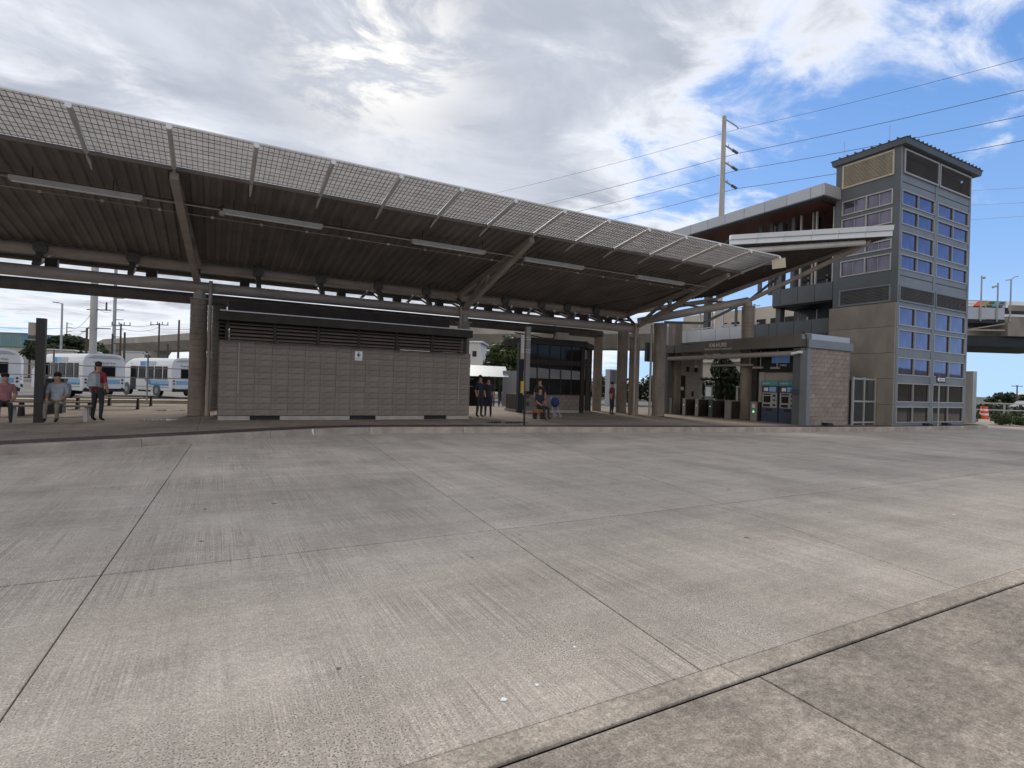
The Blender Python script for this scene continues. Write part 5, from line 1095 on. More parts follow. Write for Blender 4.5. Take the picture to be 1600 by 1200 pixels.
# ------------------------------------------------------------------ buses
def bus(base, ang, lb):
    """local frame: rear face at y=0, length +y, width x 0..2.35"""
    t = thing('transit_bus', (0, 0, 0), lb, 'bus', 'white paratransit buses parked behind the platform')
    W_, L_, H_ = 2.35, 7.4, 2.78
    s = MB(); prof = [(0, .42), (0, 2.25), (.10, 2.55), (.32, 2.72), (.8, H_), (W_-.8, H_), (W_-.32, 2.72), (W_-.10, 2.55), (W_, 2.25), (W_, .42)]
    ys_ = [(0, .0), (.06, .02), (L_-1.6, .0), (L_-1.2, .1), (L_, .9)]
    i = 0
    for y, dzv in ys_:
        for x, z in prof:
            zz = z if z < 1.3 else (z-dzv*(z-1.2)/1.5); s.v.append((x, y, zz))
    n = len(prof)
    for j in range(len(ys_)-1):
        for k in range(n): s.f.append((j*n+k, (j+1)*n+k, (j+1)*n+(k+1) % n, j*n+(k+1) % n)); s.m.append(0)
    s.f.append(tuple(range(n))); s.m.append(0); s.f.append(tuple(reversed(range((len(ys_)-1)*n, len(ys_)*n)))); s.m.append(0)
    s.build('body', M['bus_white'], t)
    MB().box((.02, .02, .40), (W_-.02, L_-.8, .46)).build('skirt', M['black'], t)
    wx = [.55, 1.25, 2.35, 3.45, 4.55]; ww = [.55, .95, .95, .95, .95]
    for a, w in zip(wx, ww):
        fo = MB().box((-.025, a, 1.22), (-.002, a+w, 2.14)).build('side_window', M['black'], t)
        MB().box((-.030, a+.04, 1.26), (-.026, a+w-.04, 2.10)).build('pane', M['bus_glass'], fo)
        MB().box((W_+.002, a, 1.28), (W_+.025, a+w, 2.12)).build('side_window', M['bus_glass'], t)
    fo = MB().box((.62, -.025, 1.30), (1.78, -.002, 2.02)).build('rear_window', M['black'], t)
    MB().box((.66, -.030, 1.34), (1.74, -.026, 1.98)).build('pane', M['bus_glass'], fo)
    MB().hexa([(.25, -.04, 2.50), (W_-.25, -.04, 2.50), (W_-.25, -.001, 2.50), (.25, -.001, 2.50)], [(.6, -.04, 2.66), (W_-.6, -.04, 2.66), (W_-.6, -.001, 2.66), (.6, -.001, 2.66)]).build('roof_cap', M['bus_grey'], t)
    for z, m_ in ((1.12, 'red'), (.92, 'orange'), (.74, 'sign_white'), (.56, 'red')):
        for x in (.16, W_-.16): MB().tube((x, -.03, z), (x, -.001, z), 0.062, n=12).build('tail_lamp', M[m_] if z != .92 else M['red'], t)
    MB().box((.05, -.12, .36), (W_-.05, .0, .56)).build('bumper', M['rubber'], t)
    MB().box((.9, -.03, .65), (1.4, -.005, .82)).build('number_plate', M['sign_white'], t)
    # livery: blue bands on side, roof edge and rear
    for a, b, m_ in ((2.8, 3.5, 'bus_light'), (3.5, 4.2, 'bus_blue'), (2.1, 2.8, 'bus_grey')): MB().box((-.012, a, 2.18), (-.001, b, 2.50)).build('roof_stripe', M[m_], t)
    sw = MB(); sw.hexa([(-.012, 0.35, 1.16), (-.012, 3.0, 1.16), (-.012, 3.5, 1.24), (-.012, 3.2, .98), (-.012, 2.6, .82), (-.012, .35, .82)], [(-.001, 0.35, 1.16), (-.001, 3.0, 1.16), (-.001, 3.5, 1.24), (-.001, 3.2, .98), (-.001, 2.6, .82), (-.001, .35, .82)]); sw.build('side_stripe', M['bus_light'], t)
    sw = MB(); sw.hexa([(-.018, 0.35, .90), (-.018, 2.6, .90), (-.018, 3.0, 1.24), (-.018, 3.6, 1.24), (-.018, 3.2, .86), (-.018, 2.7, .78), (-.018, .35, .78)], [(-.013, 0.35, .90), (-.013, 2.6, .90), (-.013, 3.0, 1.24), (-.013, 3.6, 1.24), (-.013, 3.2, .86), (-.013, 2.7, .78), (-.013, .35, .78)]); sw.build('side_stripe', M['bus_blue'], t)
    MB().box((-.01, .3, .64), (-.001, L_-1.5, .67)).build('rub_rail', M['dkgrey'], t)
    MB().box((.3, -.012, .86), (W_-.3, -.001, 1.14)).build('rear_stripe', M['bus_light'], t)
    text_mesh('TheHandi-Van', 0.21, 0.001, M['dkgrey'], 'lettering', t, (W_/2, -.012, 2.12), (1, 0, 0), (0, 0, 1), align='CENTER')
    text_mesh('4 176', 0.14, 0.001, M['dkgrey'], 'lettering', t, (-.012, 5.6, 2.28), (0, -1, 0), (0, 0, 1))
    for y in (1.9, L_-1.3):
        for x in (0.0, W_-.26):
            wh = MB().tube((x-.01, y, .40), (x+.27, y, .40), 0.40, n=24).build('wheel', M['rubber'], t)
            MB().tube((x-.03, y, .40), (x+.29, y, .40), 0.21, n=16).build('rim', M['alum'], wh)
        MB().tube((-.015, y, .42), (-.001, y, .42), 0.50, n=24).build('wheel_arch', M['dkgrey'], t)
    MB().box((-.03, L_-2.6, .40), (-.001, L_-1.85, 2.1)).build('side_door', M['bus_glass'], t)
    MB().box((-.02, 2.7, .28), (.0, 4.4, .42)).build('fuel_tank', M['black'], t)
    t.location = base; t.rotation_euler = (0, 0, ang)
    return t
BA = RAD(31.4)
b0 = bus((-7.15, 42.3, 0), BA, 'white and blue paratransit bus in the middle, behind the dark sign pillar')
def place_bus(x, y, lb):
    c = copy_tree(b0); c.location = (x, y, 0); c['label'] = lb; return c
place_bus(-2.62, 44.9, 'white and blue paratransit bus beside the round column')
place_bus(-11.8, 39.9, 'white bus cut by the left edge of the picture')
place_bus(-14.2, 50.6, 'white bus glimpsed between the two nearer buses at left')

# ------------------------------------------------------------------ bus-lot fence
fc = thing('cable_fence', (-8, 30.6, PZ), 'low fence of two thin cables and posts along the rear of the platform', 'fence')
for z in (1.86, 1.40): MB().tube((-26, 30.6, z), (14, 30.6, z), 0.022, n=6).build('cable', M['galv'], fc)
fp = MB().tube((0, 0, 0), (0, 0, 2.35), 0.035, n=8).mesh('post', M['galv'])
for x in (-25, -20, -15, -10.5, -6.2, -2.75, 1.5, 5.5, 10): piece('post', fp, fc, (x, 30.6, PZ))

# ------------------------------------------------------------------ platform furniture
# dark sign pillar
t = thing('sign_pillar', (-4.2, 19.3, PZ), 'tall dark route sign pillar at the left end of the platform', 'sign pillar')
MB().box((-4.30, 19.25, PZ), (-4.10, 19.45, 3.03)).build('pillar', M['black'], t)
MB().box((-4.47, 19.3, 2.42), (-4.305, 19.34, 2.90)).build('route_sign', M['cream'], t)
MB().box((-4.475, 19.295, 2.45), (-4.31, 19.299, 2.55)).build('sign_band', M['dkgrey'], t)
# bus stop pole
t = thing('bus_stop_pole', (9.72, 16.75, PZ), 'grey bus stop pole with narrow sign standing at the kerb', 'pole')
MB().box((9.66, 16.68, PZ+1.2), (9.83, 16.82, 3.66)).build('upper_sleeve', M['fascia'], t)
MB().tube((9.70, 16.75, PZ), (9.70, 16.75, 1.40), 0.035, n=10).build('post', M['black'], t)
for z in (3.28, 3.20, 2.84, 2.76): MB().box((9.655, 16.67, z-.012), (9.835, 16.83, z+.012)).build('clamp_band', M['alum'], t)
MB().box((9.47, 16.72, 2.50), (9.60, 16.76, 3.36)).build('sign_blade', M['light_body'], t)
MB().box((9.465, 16.715, 2.50), (9.605, 16.765, 2.72)).build('sign_foot', M['block_tan'], t)
MB().box((9.50, 16.70, 1.30), (9.62, 16.74, 1.72)).build('tag', M['copper'], t)
# benches
def bench(x, y, L, rz, lb, slats=True):
    t = thing('bench', (0, 0, 0), lb, 'bench', 'benches on the platform')
    for k in range(4): MB().box((-L/2, -.2+.105*k, .42), (L/2, -.11+.105*k, .46)).build('slat', M['slat'], t)
    for q in (-L/2+.15, L/2-.15):
        MB().hexa([(q-.05, -.2, 0), (q+.05, -.2, 0), (q+.05, .2, 0), (q-.05, .2, 0)], [(q-.03, -.14, .42), (q+.03, -.14, .42), (q+.03, .18, .42), (q-.03, .18, .42)]).build('leg', M['light_body'] if slats else M['dark_metal'], t)
    t.location = (x, y, PZ); t.rotation_euler = (0, 0, rz); return t
bench(-4.0, 19.6, 1.9, 0.02, 'nearest bench with pale legs beside the dark sign pillar')
bench(-4.4, 22.2, 2.0, 0.0, 'second bench behind the nearest bench', False)
bench(-3.6, 26.2, 2.2, 0.02, 'bench left of the puddles in the row behind', False)
bench(-3.2, 29.0, 1.8, 0.0, 'farthest bench in front of the cable fence', False)
t = thing('litter_bin', (-4.75, 23.7, PZ), 'black litter bin behind the benches at left', 'litter bin')
MB().prism([(-5.02, 23.4), (-4.48, 23.4), (-4.48, 23.95), (-5.02, 23.95)], PZ, 1.25).build('bin_body', M['black'], t)
MB().box((-5.05, 23.37, 1.252), (-4.45, 23.98, 1.34)).build('lid', M['dark_metal'], t)
# green bushes and trees helpers
def rand_unit(rnd):
    while True:
        v = Vector((rnd.uniform(-1, 1), rnd.uniform(-1, 1), rnd.uniform(-1, 1)))
        if 0.05 < v.length < 1: return v.normalized()
def foliage(clumps, n, size, seed, mats, parent, name='crown', flat=0.0):
    """clumps: (centre, radius xyz); scatters small leaf blades over each clump's shell and inside"""
    rnd = random.Random(seed); s = MB()
    tot = sum(c[1][0]*c[1][1] for c in clumps)
    for c, r_ in clumps:
        m = int(n*r_[0]*r_[1]/tot)
        for _ in range(m):
            d = rand_unit(rnd); rr = 1-0.55*rnd.random()**2.2
            p = Vector((c[0]+d.x*r_[0]*rr, c[1]+d.y*r_[1]*rr, c[2]+d.z*r_[2]*rr))
            nrm = (d+rand_unit(rnd)*0.8).normalized(); a = nrm.cross(rand_unit(rnd)).normalized(); b = nrm.cross(a)
            sz_ = size*rnd.uniform(.6, 1.4); a *= sz_*.5; b *= sz_
            s.quadf([p-b, p+a*.9, p+b, p-a*.9], 1 if (rnd.random() < 0.25 and d.z > -.1) else 0)
    o = s.build(name, mats, parent); return o
def tree(name, x, y, ztop, clumps, n, size, seed, lb, mats, trunk_r=0.15, base=0.0, group=None):
    t = thing(name, (x, y, base), lb, 'tree', group)
    zc_ = sum(c[0][2] for c in clumps)/len(clumps)
    tr = MB().tube((x, y, base-.1), (x, y, zc_), trunk_r, trunk_r*.5, n=8)
    for c, r_ in clumps[:5]: tr.tube((x, y, base+(zc_-base)*.45), c[0], trunk_r*.45, trunk_r*.15, n=6) if False else tr.tube((x, y, base+(zc_-base)*.45), c, trunk_r*.45, trunk_r*.15, n=6)
    tr.build('trunk', M['bark'], t)
    foliage(clumps, n, size, seed, mats, t)
    return t
rnd = random.Random(3)
# clusia-like hedge tree seen between wall and booth
cl = []
for k in range(34):
    a = rnd.uniform(0, 6.28); q = rnd.random()**.5
    x = 25.3+math.cos(a)*q*2.3; y = 48.6+math.sin(a)*q*1.8; hh = 6.5-abs(x-25.9)*0.9-rnd.random()*2.2
    cl.append(((x, y, max(2.2, hh-.3)), (.75, .75, .75)))
    if k % 2 == 0: cl.append(((x, y, max(1.6, hh-1.8)), (.9, .9, .9)))
tree('shrub_tree', 25.3, 48.6, 6.5, cl, 9000, 0.20, 5, 'dense green bushy tree between the block building and the booth', [M['leaf'], M['leaf_tip']])
# monkeypod left
cl = []
for k in range(40):
    a = rnd.uniform(0, 6.28); q = rnd.random()**.5
    dx_, dy_ = math.cos(a)*q, math.sin(a)*q
    cl.append(((-24.0+dx_*5.6, 127+dy_*5.0, 7.4-2.2*(q**2.4)+rnd.uniform(-.3, .2)-2.2*(0)), (1.4, 1.4, .8)))
for k in range(26): a = rnd.uniform(0, 6.28); q = rnd.random()**.5; cl.append(((-24.0+math.cos(a)*5.2*q, 127+math.sin(a)*4*q, 4.2+rnd.random()*1.6), (1.7, 1.6, 1.1)))
tree('monkeypod_tree', -24, 127, 7.4, cl, 15000, 0.36, 8, 'broad dome-crowned tree behind the buses at left', [M['leaf_dark'], M['leaf']], 0.4)
# small trees under the viaduct / behind column
for k, (x, y, h_, w_, lb) in enumerate(((-1.0, 110, 4.6, 3.2, 'low dark tree under the viaduct just left of the column'), (4.8, 66, 4.6, 2.4, 'dark tree in the gap between the columns and the block building'), (40.2, 33.6, 3.9, 2.2, 'dark tree seen through the pavilion opening'), (31.0, 60.0, 5.0, 2.4, 'green tree right of the round columns behind the pavilion'), (41.5, 61, 4.6, 2.8, 'dark tree behind the pavilion fare gates'))):
    cl = [((x+rnd.uniform(-.5, .5)*w_, y+rnd.uniform(-.5, .5)*w_, h_*.55+rnd.uniform(-.2, .4)*h_), (w_*.38, w_*.38, h_*.24)) for _ in range(14)]
    tree('leafy_tree', x, y, h_, cl, 2600, 0.25, 20+k, lb, [M['leaf_dark'], M['leaf']], 0.15)
hb = thing('hedge', (33, 46, 0), 'tall dark hedge seen low between the round columns', 'hedge')
foliage([((28.5+1.3*q, 47.5-1.0*q, 1.3+.3*(q % 3)), (1.1, 1.0, 1.3)) for q in range(12)], 6000, .2, 77, [M['leaf_dark'], M['leaf']], hb, 'leaves')
# palms before the teal building
for k, (x, y, lb) in enumerate(((-40.6, 149.5, 'palm at the left picture edge before the teal building'), (-33.8, 147.5, 'palm in front of the right half of the teal building'))):
    t = thing('palm_tree', (x, y, 0), lb, 'palm', 'palms before the teal building')
    MB().tube((x, y, -.1), (x, y, 5.4), 0.22, 0.15, n=8).build('trunk', M['bark'], t)
    for q in range(13):
        a = q*2.4; L_ = 2.1; rise = .6*math.sin(q*1.7); pts = []
        for j in range(7):
            u_ = j/6; pts.append(Vector((x+math.cos(a)*L_*u_, y+math.sin(a)*L_*u_, 5.4+(rise+.9)*u_-1.9*u_*u_)))
        s = MB()
        for j in range(6):
            sd = Vector((-math.sin(a), math.cos(a), 0))*.42*(1-j/7)
            s.quadf([pts[j], pts[j]+sd-up*.25, pts[j+1]+sd*.8-up*.25, pts[j+1]]); s.quadf([pts[j], pts[j+1], pts[j+1]-sd*.8-up*.25, pts[j]-sd-up*.25])
        s.build('frond', M['leaf_dark'], t)
# teal building
t = thing('teal_building', (-40, 158, 0), 'teal glazed building with crossed braces at the far left', 'building')
tp = [(-62, 166), (-37.0, 156.6), (-31.6, 160), (-50, 186)]
MB().prism(tp, 0, 6.6).build('base_wall', M['cream'], t)
tq = [(-62.2, 165.8), (-37.0, 156.2), (-31.2, 160), (-50, 186)]
MB().prism(tq, 6.6, 9.5).build('glass_storey', M['teal_glass'], t)
MB().prism([(-62.2, 165.7), (-37.0, 156.0), (-31.0, 160), (-50, 186)], 9.5, 9.7).build('roof_edge', M['bluegrey_l'], t)
for a, b in (((-37.0, 156.1), (-62.2, 165.7)), ):
    A2, B2 = Vector((*a, 0)), Vector((*b, 0)); d = (B2-A2).normalized(); nn = Vector((-.36, -.93, 0))*.06
    for k in range(8):
        p = A2+d*(0.2+k*.55)+nn; MB().bar(p+up*6.7, p+up*9.4, .05, .05).build('mullion', M['bluegrey_l'], t)
    for c_ in (6.2, 9.6):
        p = A2+d*c_+nn; MB().bar(p-d*1+up*6.7, p+d*1+up*9.4, .12, .12).bar(p+d*1+up*6.7+nn*2, p-d*1+up*9.4+nn*2, .12, .12).build('cross_brace', M['navy'], t)
# skyline pieces on the left
SK = [(-59, 520, 30, 22, 17, 'pale blue distant block under the viaduct left of the piers'), (-50, 560, 12, 14, 20, 'distant tower block between the viaduct piers'), (18, 420, 12, 10, 14, 'distant grey block left of the round column'), (60, 500, 60, 20, 12, 'long low distant building behind the column'), (-130, 600, 50, 20, 15, 'distant low block behind the buses')]
for x, y, w_, d_, h_, lb in SK:
    t = thing('distant_building', (x, y, 0), lb, 'building'); MB().box((x-w_/2, y, 0), (x+w_/2, y+d_, h_)).build('wall', M['bluegrey_l'] if h_ > 13 else M['cream'], t)
    MB().box((x-w_/2-.3, y-.3, h_), (x+w_/2+.3, y+d_, h_+.6)).build('roof', M['pale'], t)
    for k in range(int(w_/5)):
        for z in range(2, int(h_)-2, 4): MB().box((x-w_/2+1+5*k, y-.15, z), (x-w_/2+4+5*k, y-.01, z+2)).build('window', M['glass_dark'], t)
for k, (x, y, w_, h_) in enumerate(((-21.2, 108, 3.4, 4.8), (-17.0, 106, 1.6, 4.6), (-16.5, 150, 4, 6.4))):
    t = thing('roof_hut', (x, y, 0), ['cream hut roofline in front of the broad tree', 'small white hut right of the broad tree', 'grey box hut beside the viaduct end'][k], 'hut')
    MB().box((x-w_/2, y, 0), (x+w_/2, y+3, h_)).build('wall', M['cream'] if k != 2 else M['pale'], t); MB().box((x-w_/2-.2, y-.2, h_), (x+w_/2+.2, y+3.2, h_+.2)).build('roof', M['pale'], t)
# pale gabled building behind the tree + awning + fence
t = thing('gabled_building', (30.5, 70, 0), 'pale gabled building with small windows behind the block building', 'building')
MB().hexa([(27.0, 68.9, 0), (32.4, 66.2, 0), (35, 72, 0), (29, 75, 0)], [(27.0, 68.9, 6.9), (31.4, 66.7, 7.1), (35, 72, 7.0), (29, 75, 7.0)]).build('wall', M['pale'], t)
MB().hexa([(26.9, 68.7, 7.0), (31.6, 66.35, 7.12), (35.3, 72, 7.1), (29, 75.2, 7.0)], [(26.9, 68.7, 7.2), (31.6, 66.35, 7.32), (35.3, 72, 7.3), (29, 75.2, 7.2)]).build('roof', M['sign_white'], t)
dvv = Vector((4.4, -2.2, 0)).normalized(); ow = Vector((-.447, -.894, 0))*.06
for (x, y, z, w_, h_) in ((30.5, 67.15, 5.2, .55, .75), (29.9, 67.45, 3.0, .45, .5), (30.7, 67.05, 3.0, .45, .5), (29.9, 67.45, 2.3, .45, .5), (30.7, 67.05, 2.3, .45, .5)):
    p = Vector((x, y, z))+ow; o = MB().hexa([p, p+dvv*w_, p+dvv*w_-ow*.5, p-ow*.5], [p+up*h_, p+dvv*w_+up*h_, p+dvv*w_-ow*.5+up*h_, p-ow*.5+up*h_]).build('window', M['glass_dark'], t)
t = thing('white_awning', (16.2, 34, 0), 'pale blue-white awning of a shelter right of the block building', 'awning')
MB().hexa([(11.5, 34.2, 2.02), (18.0, 33.4, 2.06), (19.3, 36.4, 2.86), (12.5, 37.4, 2.9)], [(11.5, 34.2, 2.08), (18.0, 33.4, 2.10), (19.3, 36.4, 2.92), (12.5, 37.4, 2.96)]).build('roof_sheet', M['awning'], t)
for x, y in ((12, 34.6), (17.6, 34.0), (12, 36), (17.9, 35.4)): MB().tube((x, y, -.05), (x, y, 2.2), 0.06, n=8).build('post', M['dkgrey'], t)
MB().box((11.4, 35.8, -.05), (18, 36.0, 2.1)).build('back_screen', M['dark_metal'], t)
t = thing('board_fence', (19.5, 34, 0), 'grey board fence left of the booth', 'fence')
for k in range(12): MB().box((17.95+.2*k, 34.2, -.05), (18.13+.2*k, 34.24, 2.55+.02*(k % 3))).build('board', M['alum_panel'], t)
t = thing('metal_cabinet', (31.3, 37.4, 0), 'light ribbed cabinet seen between two round columns', 'cabinet')
MB().box((30.9, 38.4, 0), (32.2, 39.0, 3.2)).build('cabinet_body', M['alum_panel'], t)
for k in range(8): MB().box((31.0+.15*k, 38.36, 1.9), (31.06+.15*k, 38.399, 3.1)).build('rib', M['dkgrey'], t)
# backdrop wall of pale far buildings seen through the station
t = thing('apartment_block', (95, 73, 0), 'pale multi-storey block glimpsed through the station concourse', 'building')
MB().box((90, 60, 0), (100, 87, 17.5)).build('wall', M['cream'], t)
for z in (8, 10.8, 13.6):
    for y in range(9): MB().box((89.85, 60.8+2.9*y, z), (89.99, 62.6+2.9*y, z+1.6)).build('window', M['glass_dark'], t)
    MB().box((89.3, 60, z-.7), (89.99, 87, z-.45)).build('balcony_slab', M['pale'], t)

# ------------------------------------------------------------------ right side beyond the tower
t = thing('square_post', (41.4, 16.0, 0), 'tall square grey post right of the elevator tower', 'post')
MB().box((41.15, 15.85, -.1), (41.65, 16.25, 3.25)).build('shaft', M['galv'], t)
t = thing('guard_rail', (55, 19, 0), 'three-rail grey guard rail before the scrub at right', 'guard rail')
g0, g1 = Vector((47, 22.0, 0)), Vector((62, 14.0, 0))
for z in (1.22, .72, .2): MB().bar(g0+up*z, g1+up*z, .05, .08).build('rail', M['galv'], t)
for k in range(8): MB().bar(g0.lerp(g1, k/7)-up*.1, g0.lerp(g1, k/7)+up*1.25, .1, .1).build('post', M['galv'], t)
struct(MB().hexa([(37.2, 15.2, -.099), (64, 3, -.099), (64, 9, -.099), (42, 22, -.099)], [(37.2, 15.2, .03), (64, 3, .03), (64, 9, .03), (42, 22, .03)]).build('verge', M['kerb']))
t = thing('traffic_drum', (51.8, 19.2, 0), 'orange and white traffic drum behind the tower corner', 'traffic drum')
for k, (z0, z1, m_) in enumerate(((0, .28, 'orange'), (.28, .42, 'sign_white'), (.42, .62, 'orange'), (.62, .75, 'sign_white'), (.75, .95, 'orange'))):
    smooth_by_angle(MB().tube((51.8, 19.2, z0+.02), (51.8, 19.2, z1+.02), .30-.04*k*.5, .29-.04*k*.5, n=16).build('band', M[m_], t))
def bush(x, y, w_, h_, n, seed, lb, group=None):
    t = thing('bush', (x, y, 0), lb, 'bush', group)
    rr = random.Random(seed); s = MB()
    for q in range(6): a = rr.uniform(0, 6.28); s.tube((x, y, -.05), (x+math.cos(a)*w_*.5, y+math.sin(a)*w_*.5, h_*.7), .02, .008, n=5)
    s.build('stems', M['bark'], t)
    cl = [((x+rr.uniform(-.6, .6)*w_, y+rr.uniform(-.6, .6)*w_, h_*rr.uniform(.25, .75)), (w_*.35, w_*.35, h_*.3)) for _ in range(7)]
    foliage(cl, n, .085, seed, [M['leaf'], M['leaf_tip']], t, 'leaves')
bush(41.3, 14.5, .9, .75, 900, 61, 'leafy bush in the middle of the verge right of the tower')
bush(43.0, 14.2, .9, .65, 900, 62, 'leafy bush right of the middle bush on the verge')
bush(43.9, 16.8, .5, .8, 500, 63, 'small bush at the foot of the square post')
bush(47.0, 14.9, .8, .7, 700, 64, 'bush at the right picture edge on the verge')
# scrub and low hills, car, utility pole
hm = MB(); N1 = 46
def hz(x, y):
    return noise.noise(Vector((x*.012, y*.012, 0)))
for j in range(10):
    for i in range(N1):
        x = 62+i*14-j*3; y = 24+j*26-i*7.0*1; z = -.12+max(0, (j*.22+.5*noise.noise(Vector((i*.33, j*.7, 2))) + (0.5 if j > 4 else 0)*abs(noise.noise(Vector((i*.5, j, 7))))*2))
        hm.v.append((x, y, z))
for j in range(9):
    for i in range(N1-1): a = j*N1+i; hm.f.append((a, a+1, a+N1+1, a+N1)); hm.m.append(0)
struct(hm.build('hill_terrain', M['hill']))
rr = random.Random(9); sc = MB()
for k in range(9000):
    an = RAD(rr.uniform(62, 86)); ds = rr.uniform(63, 125); p = Vector((math.sin(an)*ds, math.cos(an)*ds, -.1)); h_ = rr.uniform(.4, 1.2)*(.75+.5*noise.noise(p*.12))
    d = rand_unit(rr); a = d.cross(up).normalized()*rr.uniform(.08, .28); b = Vector((rr.uniform(-.25, .25), rr.uniform(-.25, .25), h_*.5)); lo = rr.random()
    sc.quadf([p+up*h_*lo*.7-a, p+up*h_*lo*.7+b*.2+a, p+b+up*h_*lo*.6+a*.4, p+b+up*h_*lo*.6-a*.6], 0 if rr.random() < .75 else 1)
o = struct(sc.build('scrub', [M['leaf_dark'], M['leaf']]), 'stuff')
hrnd = random.Random(4)
for k in range(9):
    x = 300+hrnd.uniform(-40, 60)+k*6; y = 100-(k*13)+hrnd.uniform(-6, 6); w_ = hrnd.uniform(6, 13); h_ = hrnd.uniform(2.4, 3.6)
    t = thing('distant_house', (x, y, 0), 'small distant house on the skyline right of the tower', 'house', 'distant houses on the right skyline')
    MB().box((x-w_/2, y-w_/2, -.1), (x+w_/2, y+w_/2, h_)).build('wall', M['pale'] if k % 2 else M['cream'], t)
    MB().hexa([(x-w_/2-.4, y-w_/2-.4, h_), (x+w_/2+.4, y-w_/2-.4, h_), (x+w_/2+.4, y+w_/2+.4, h_), (x-w_/2-.4, y+w_/2+.4, h_)], [(x-w_/4, y, h_+1.1), (x+w_/4, y, h_+1.1), (x+w_/4, y+.1, h_+1.1), (x-w_/4, y+.1, h_+1.1)]).build('roof', M['block_tan'] if k % 3 == 0 else M['pale'], t)
for k in range(16):
    x = 150+hrnd.uniform(0, 130); y = 62-(x-150)*.12*hrnd.uniform(-1.5, 4); 
    r1_ = hrnd.uniform(1.2, 2.3); cl = [((x+hrnd.uniform(-1, 1)*r1_, y+hrnd.uniform(-1, 1)*r1_, hrnd.uniform(.8, 2.4)), (r1_*.5, r1_*.5, r1_*.42)) for _ in range(5)]
    tree('distant_tree', x, y, 4, cl, 420, .5, 100+k, 'low dark tree on the far scrubland right of the tower', [M['leaf_dark'], M['leaf']], .15, group='far trees right of the tower')
t = thing('utility_pole', (130, 43.4, 0), 'lone utility pole with crossarm on the right skyline', 'utility pole')
MB().tube((130, 43.4, 0), (130, 43.4, 4.2), .14, .1, n=6).build('shaft', M['timber'], t); MB().bar(Vector((130, 43.4, 4.0))-R_*1.0, Vector((130, 43.4, 4.0))+R_*1.0, .12, .12).build('cross_arm', M['timber'], t)
# parked silver car
t = thing('parked_car', (0, 0, 0), 'silver car parked beyond the guard rail at the right edge', 'car')
s = MB(); prof = [(-2.2, .35), (-2.25, .75), (-1.5, .9), (-.9, 1.38), (.7, 1.42), (1.35, .95), (2.15, .85), (2.25, .4)]
s.hexa([(x, -.85, z) for x, z in prof], [(x, .85, z) for x, z in prof]); s.build('body', M['alum_panel'], t)
s = MB(); pr2 = [(-1.35, .95), (-.85, 1.32), (.65, 1.35), (1.15, .97)]; s.hexa([(x, -.87, z) for x, z in pr2], [(x, .87, z) for x, z in pr2]); s.build('window', M['glass_dark'], t)
for x in (-1.4, 1.4):
    wq = MB().tube((x, -.88, .33), (x, -.66, .33), .33, n=16).tube((x, .66, .33), (x, .88, .33), .33, n=16).build('wheel', M['rubber'], t)
    MB().tube((x, -.9, .33), (x, -.881, .33), .18, n=12).build('rim', M['alum'], wq)
t.location = (88.5, 28.3, -.05); t.rotation_euler = (0, 0, RAD(-20))
# mountain ridge behind the camera, mirrored in the tower glass
ms = MB(); N2 = 60
for i in range(N2+1):
    a = RAD(-150+i*3.4); R0 = 2300; hgt = 60+170*abs(noise.noise(Vector((i*.11, 0, 3.3))))+90*max(0, noise.noise(Vector((i*.31, 1, 1))))
    ca, sa = math.sin(a+math.pi*1.0), math.cos(a+math.pi*1.0)
    ang = RAD(95+i*2.6)
    ms.v += [(math.sin(ang)*R0*.75, math.cos(ang)*R0*.75, -3), (math.sin(ang)*R0*.9, math.cos(ang)*R0*.9, hgt*.55), (math.sin(ang)*R0, math.cos(ang)*R0, hgt)]
for i in range(N2):
    for j in range(2): a = i*3+j; ms.f.append((a, a+3, a+4, a+1)); ms.m.append(0)
struct(ms.build('mountain_ridge', M['mount'], smooth=True))

# ------------------------------------------------------------------ people
def skin_mesh(verts, edges, radii, seg_mat, mats, name):
    """one continuous body: skin modifier over a stick skeleton, then faces take the material of the nearest bone"""
    me = bpy.data.meshes.new(name); me.from_pydata(verts, edges, []); ob = bpy.data.objects.new('tmp_body', me); COL.objects.link(ob)
    sm = ob.modifiers.new('skin', 'SKIN'); sm.use_smooth_shade = True
    ob.modifiers.new('sub', 'SUBSURF').levels = 1
    for i, r_ in enumerate(radii): me.skin_vertices[0].data[i].radius = (r_ if isinstance(r_, tuple) else (r_, r_))
    me.skin_vertices[0].data[0].use_root = True
    dg = bpy.context.evaluated_depsgraph_get(); out = bpy.data.meshes.new_from_object(ob.evaluated_get(dg)); bpy.data.objects.remove(ob)
    out.materials.clear()
    for m_ in mats: out.materials.append(m_)
    for p in out.polygons:
        c = p.center; best, bi = 1e9, 0
        for k, (a, b) in enumerate(edges):
            A_, B_ = Vector(verts[a]), Vector(verts[b]); d = B_-A_; t_ = max(0, min(1, (c-A_).dot(d)/max(1e-9, d.length_squared))); dist = (A_+d*t_-c).length
            if dist < best: best, bi = dist, k
        p.material_index = seg_mat[bi]; p.use_smooth = True
    out.name = name
    return out
SKIN = mat('skin', (0.36, 0.20, 0.13), 0.6, var=0.05); HAIR = mat('hair', (0.02, 0.015, 0.012), 0.7, var=0.1)
def cloth(c, nm): return mat(nm, c, 0.85, var=0.15, scale=9)
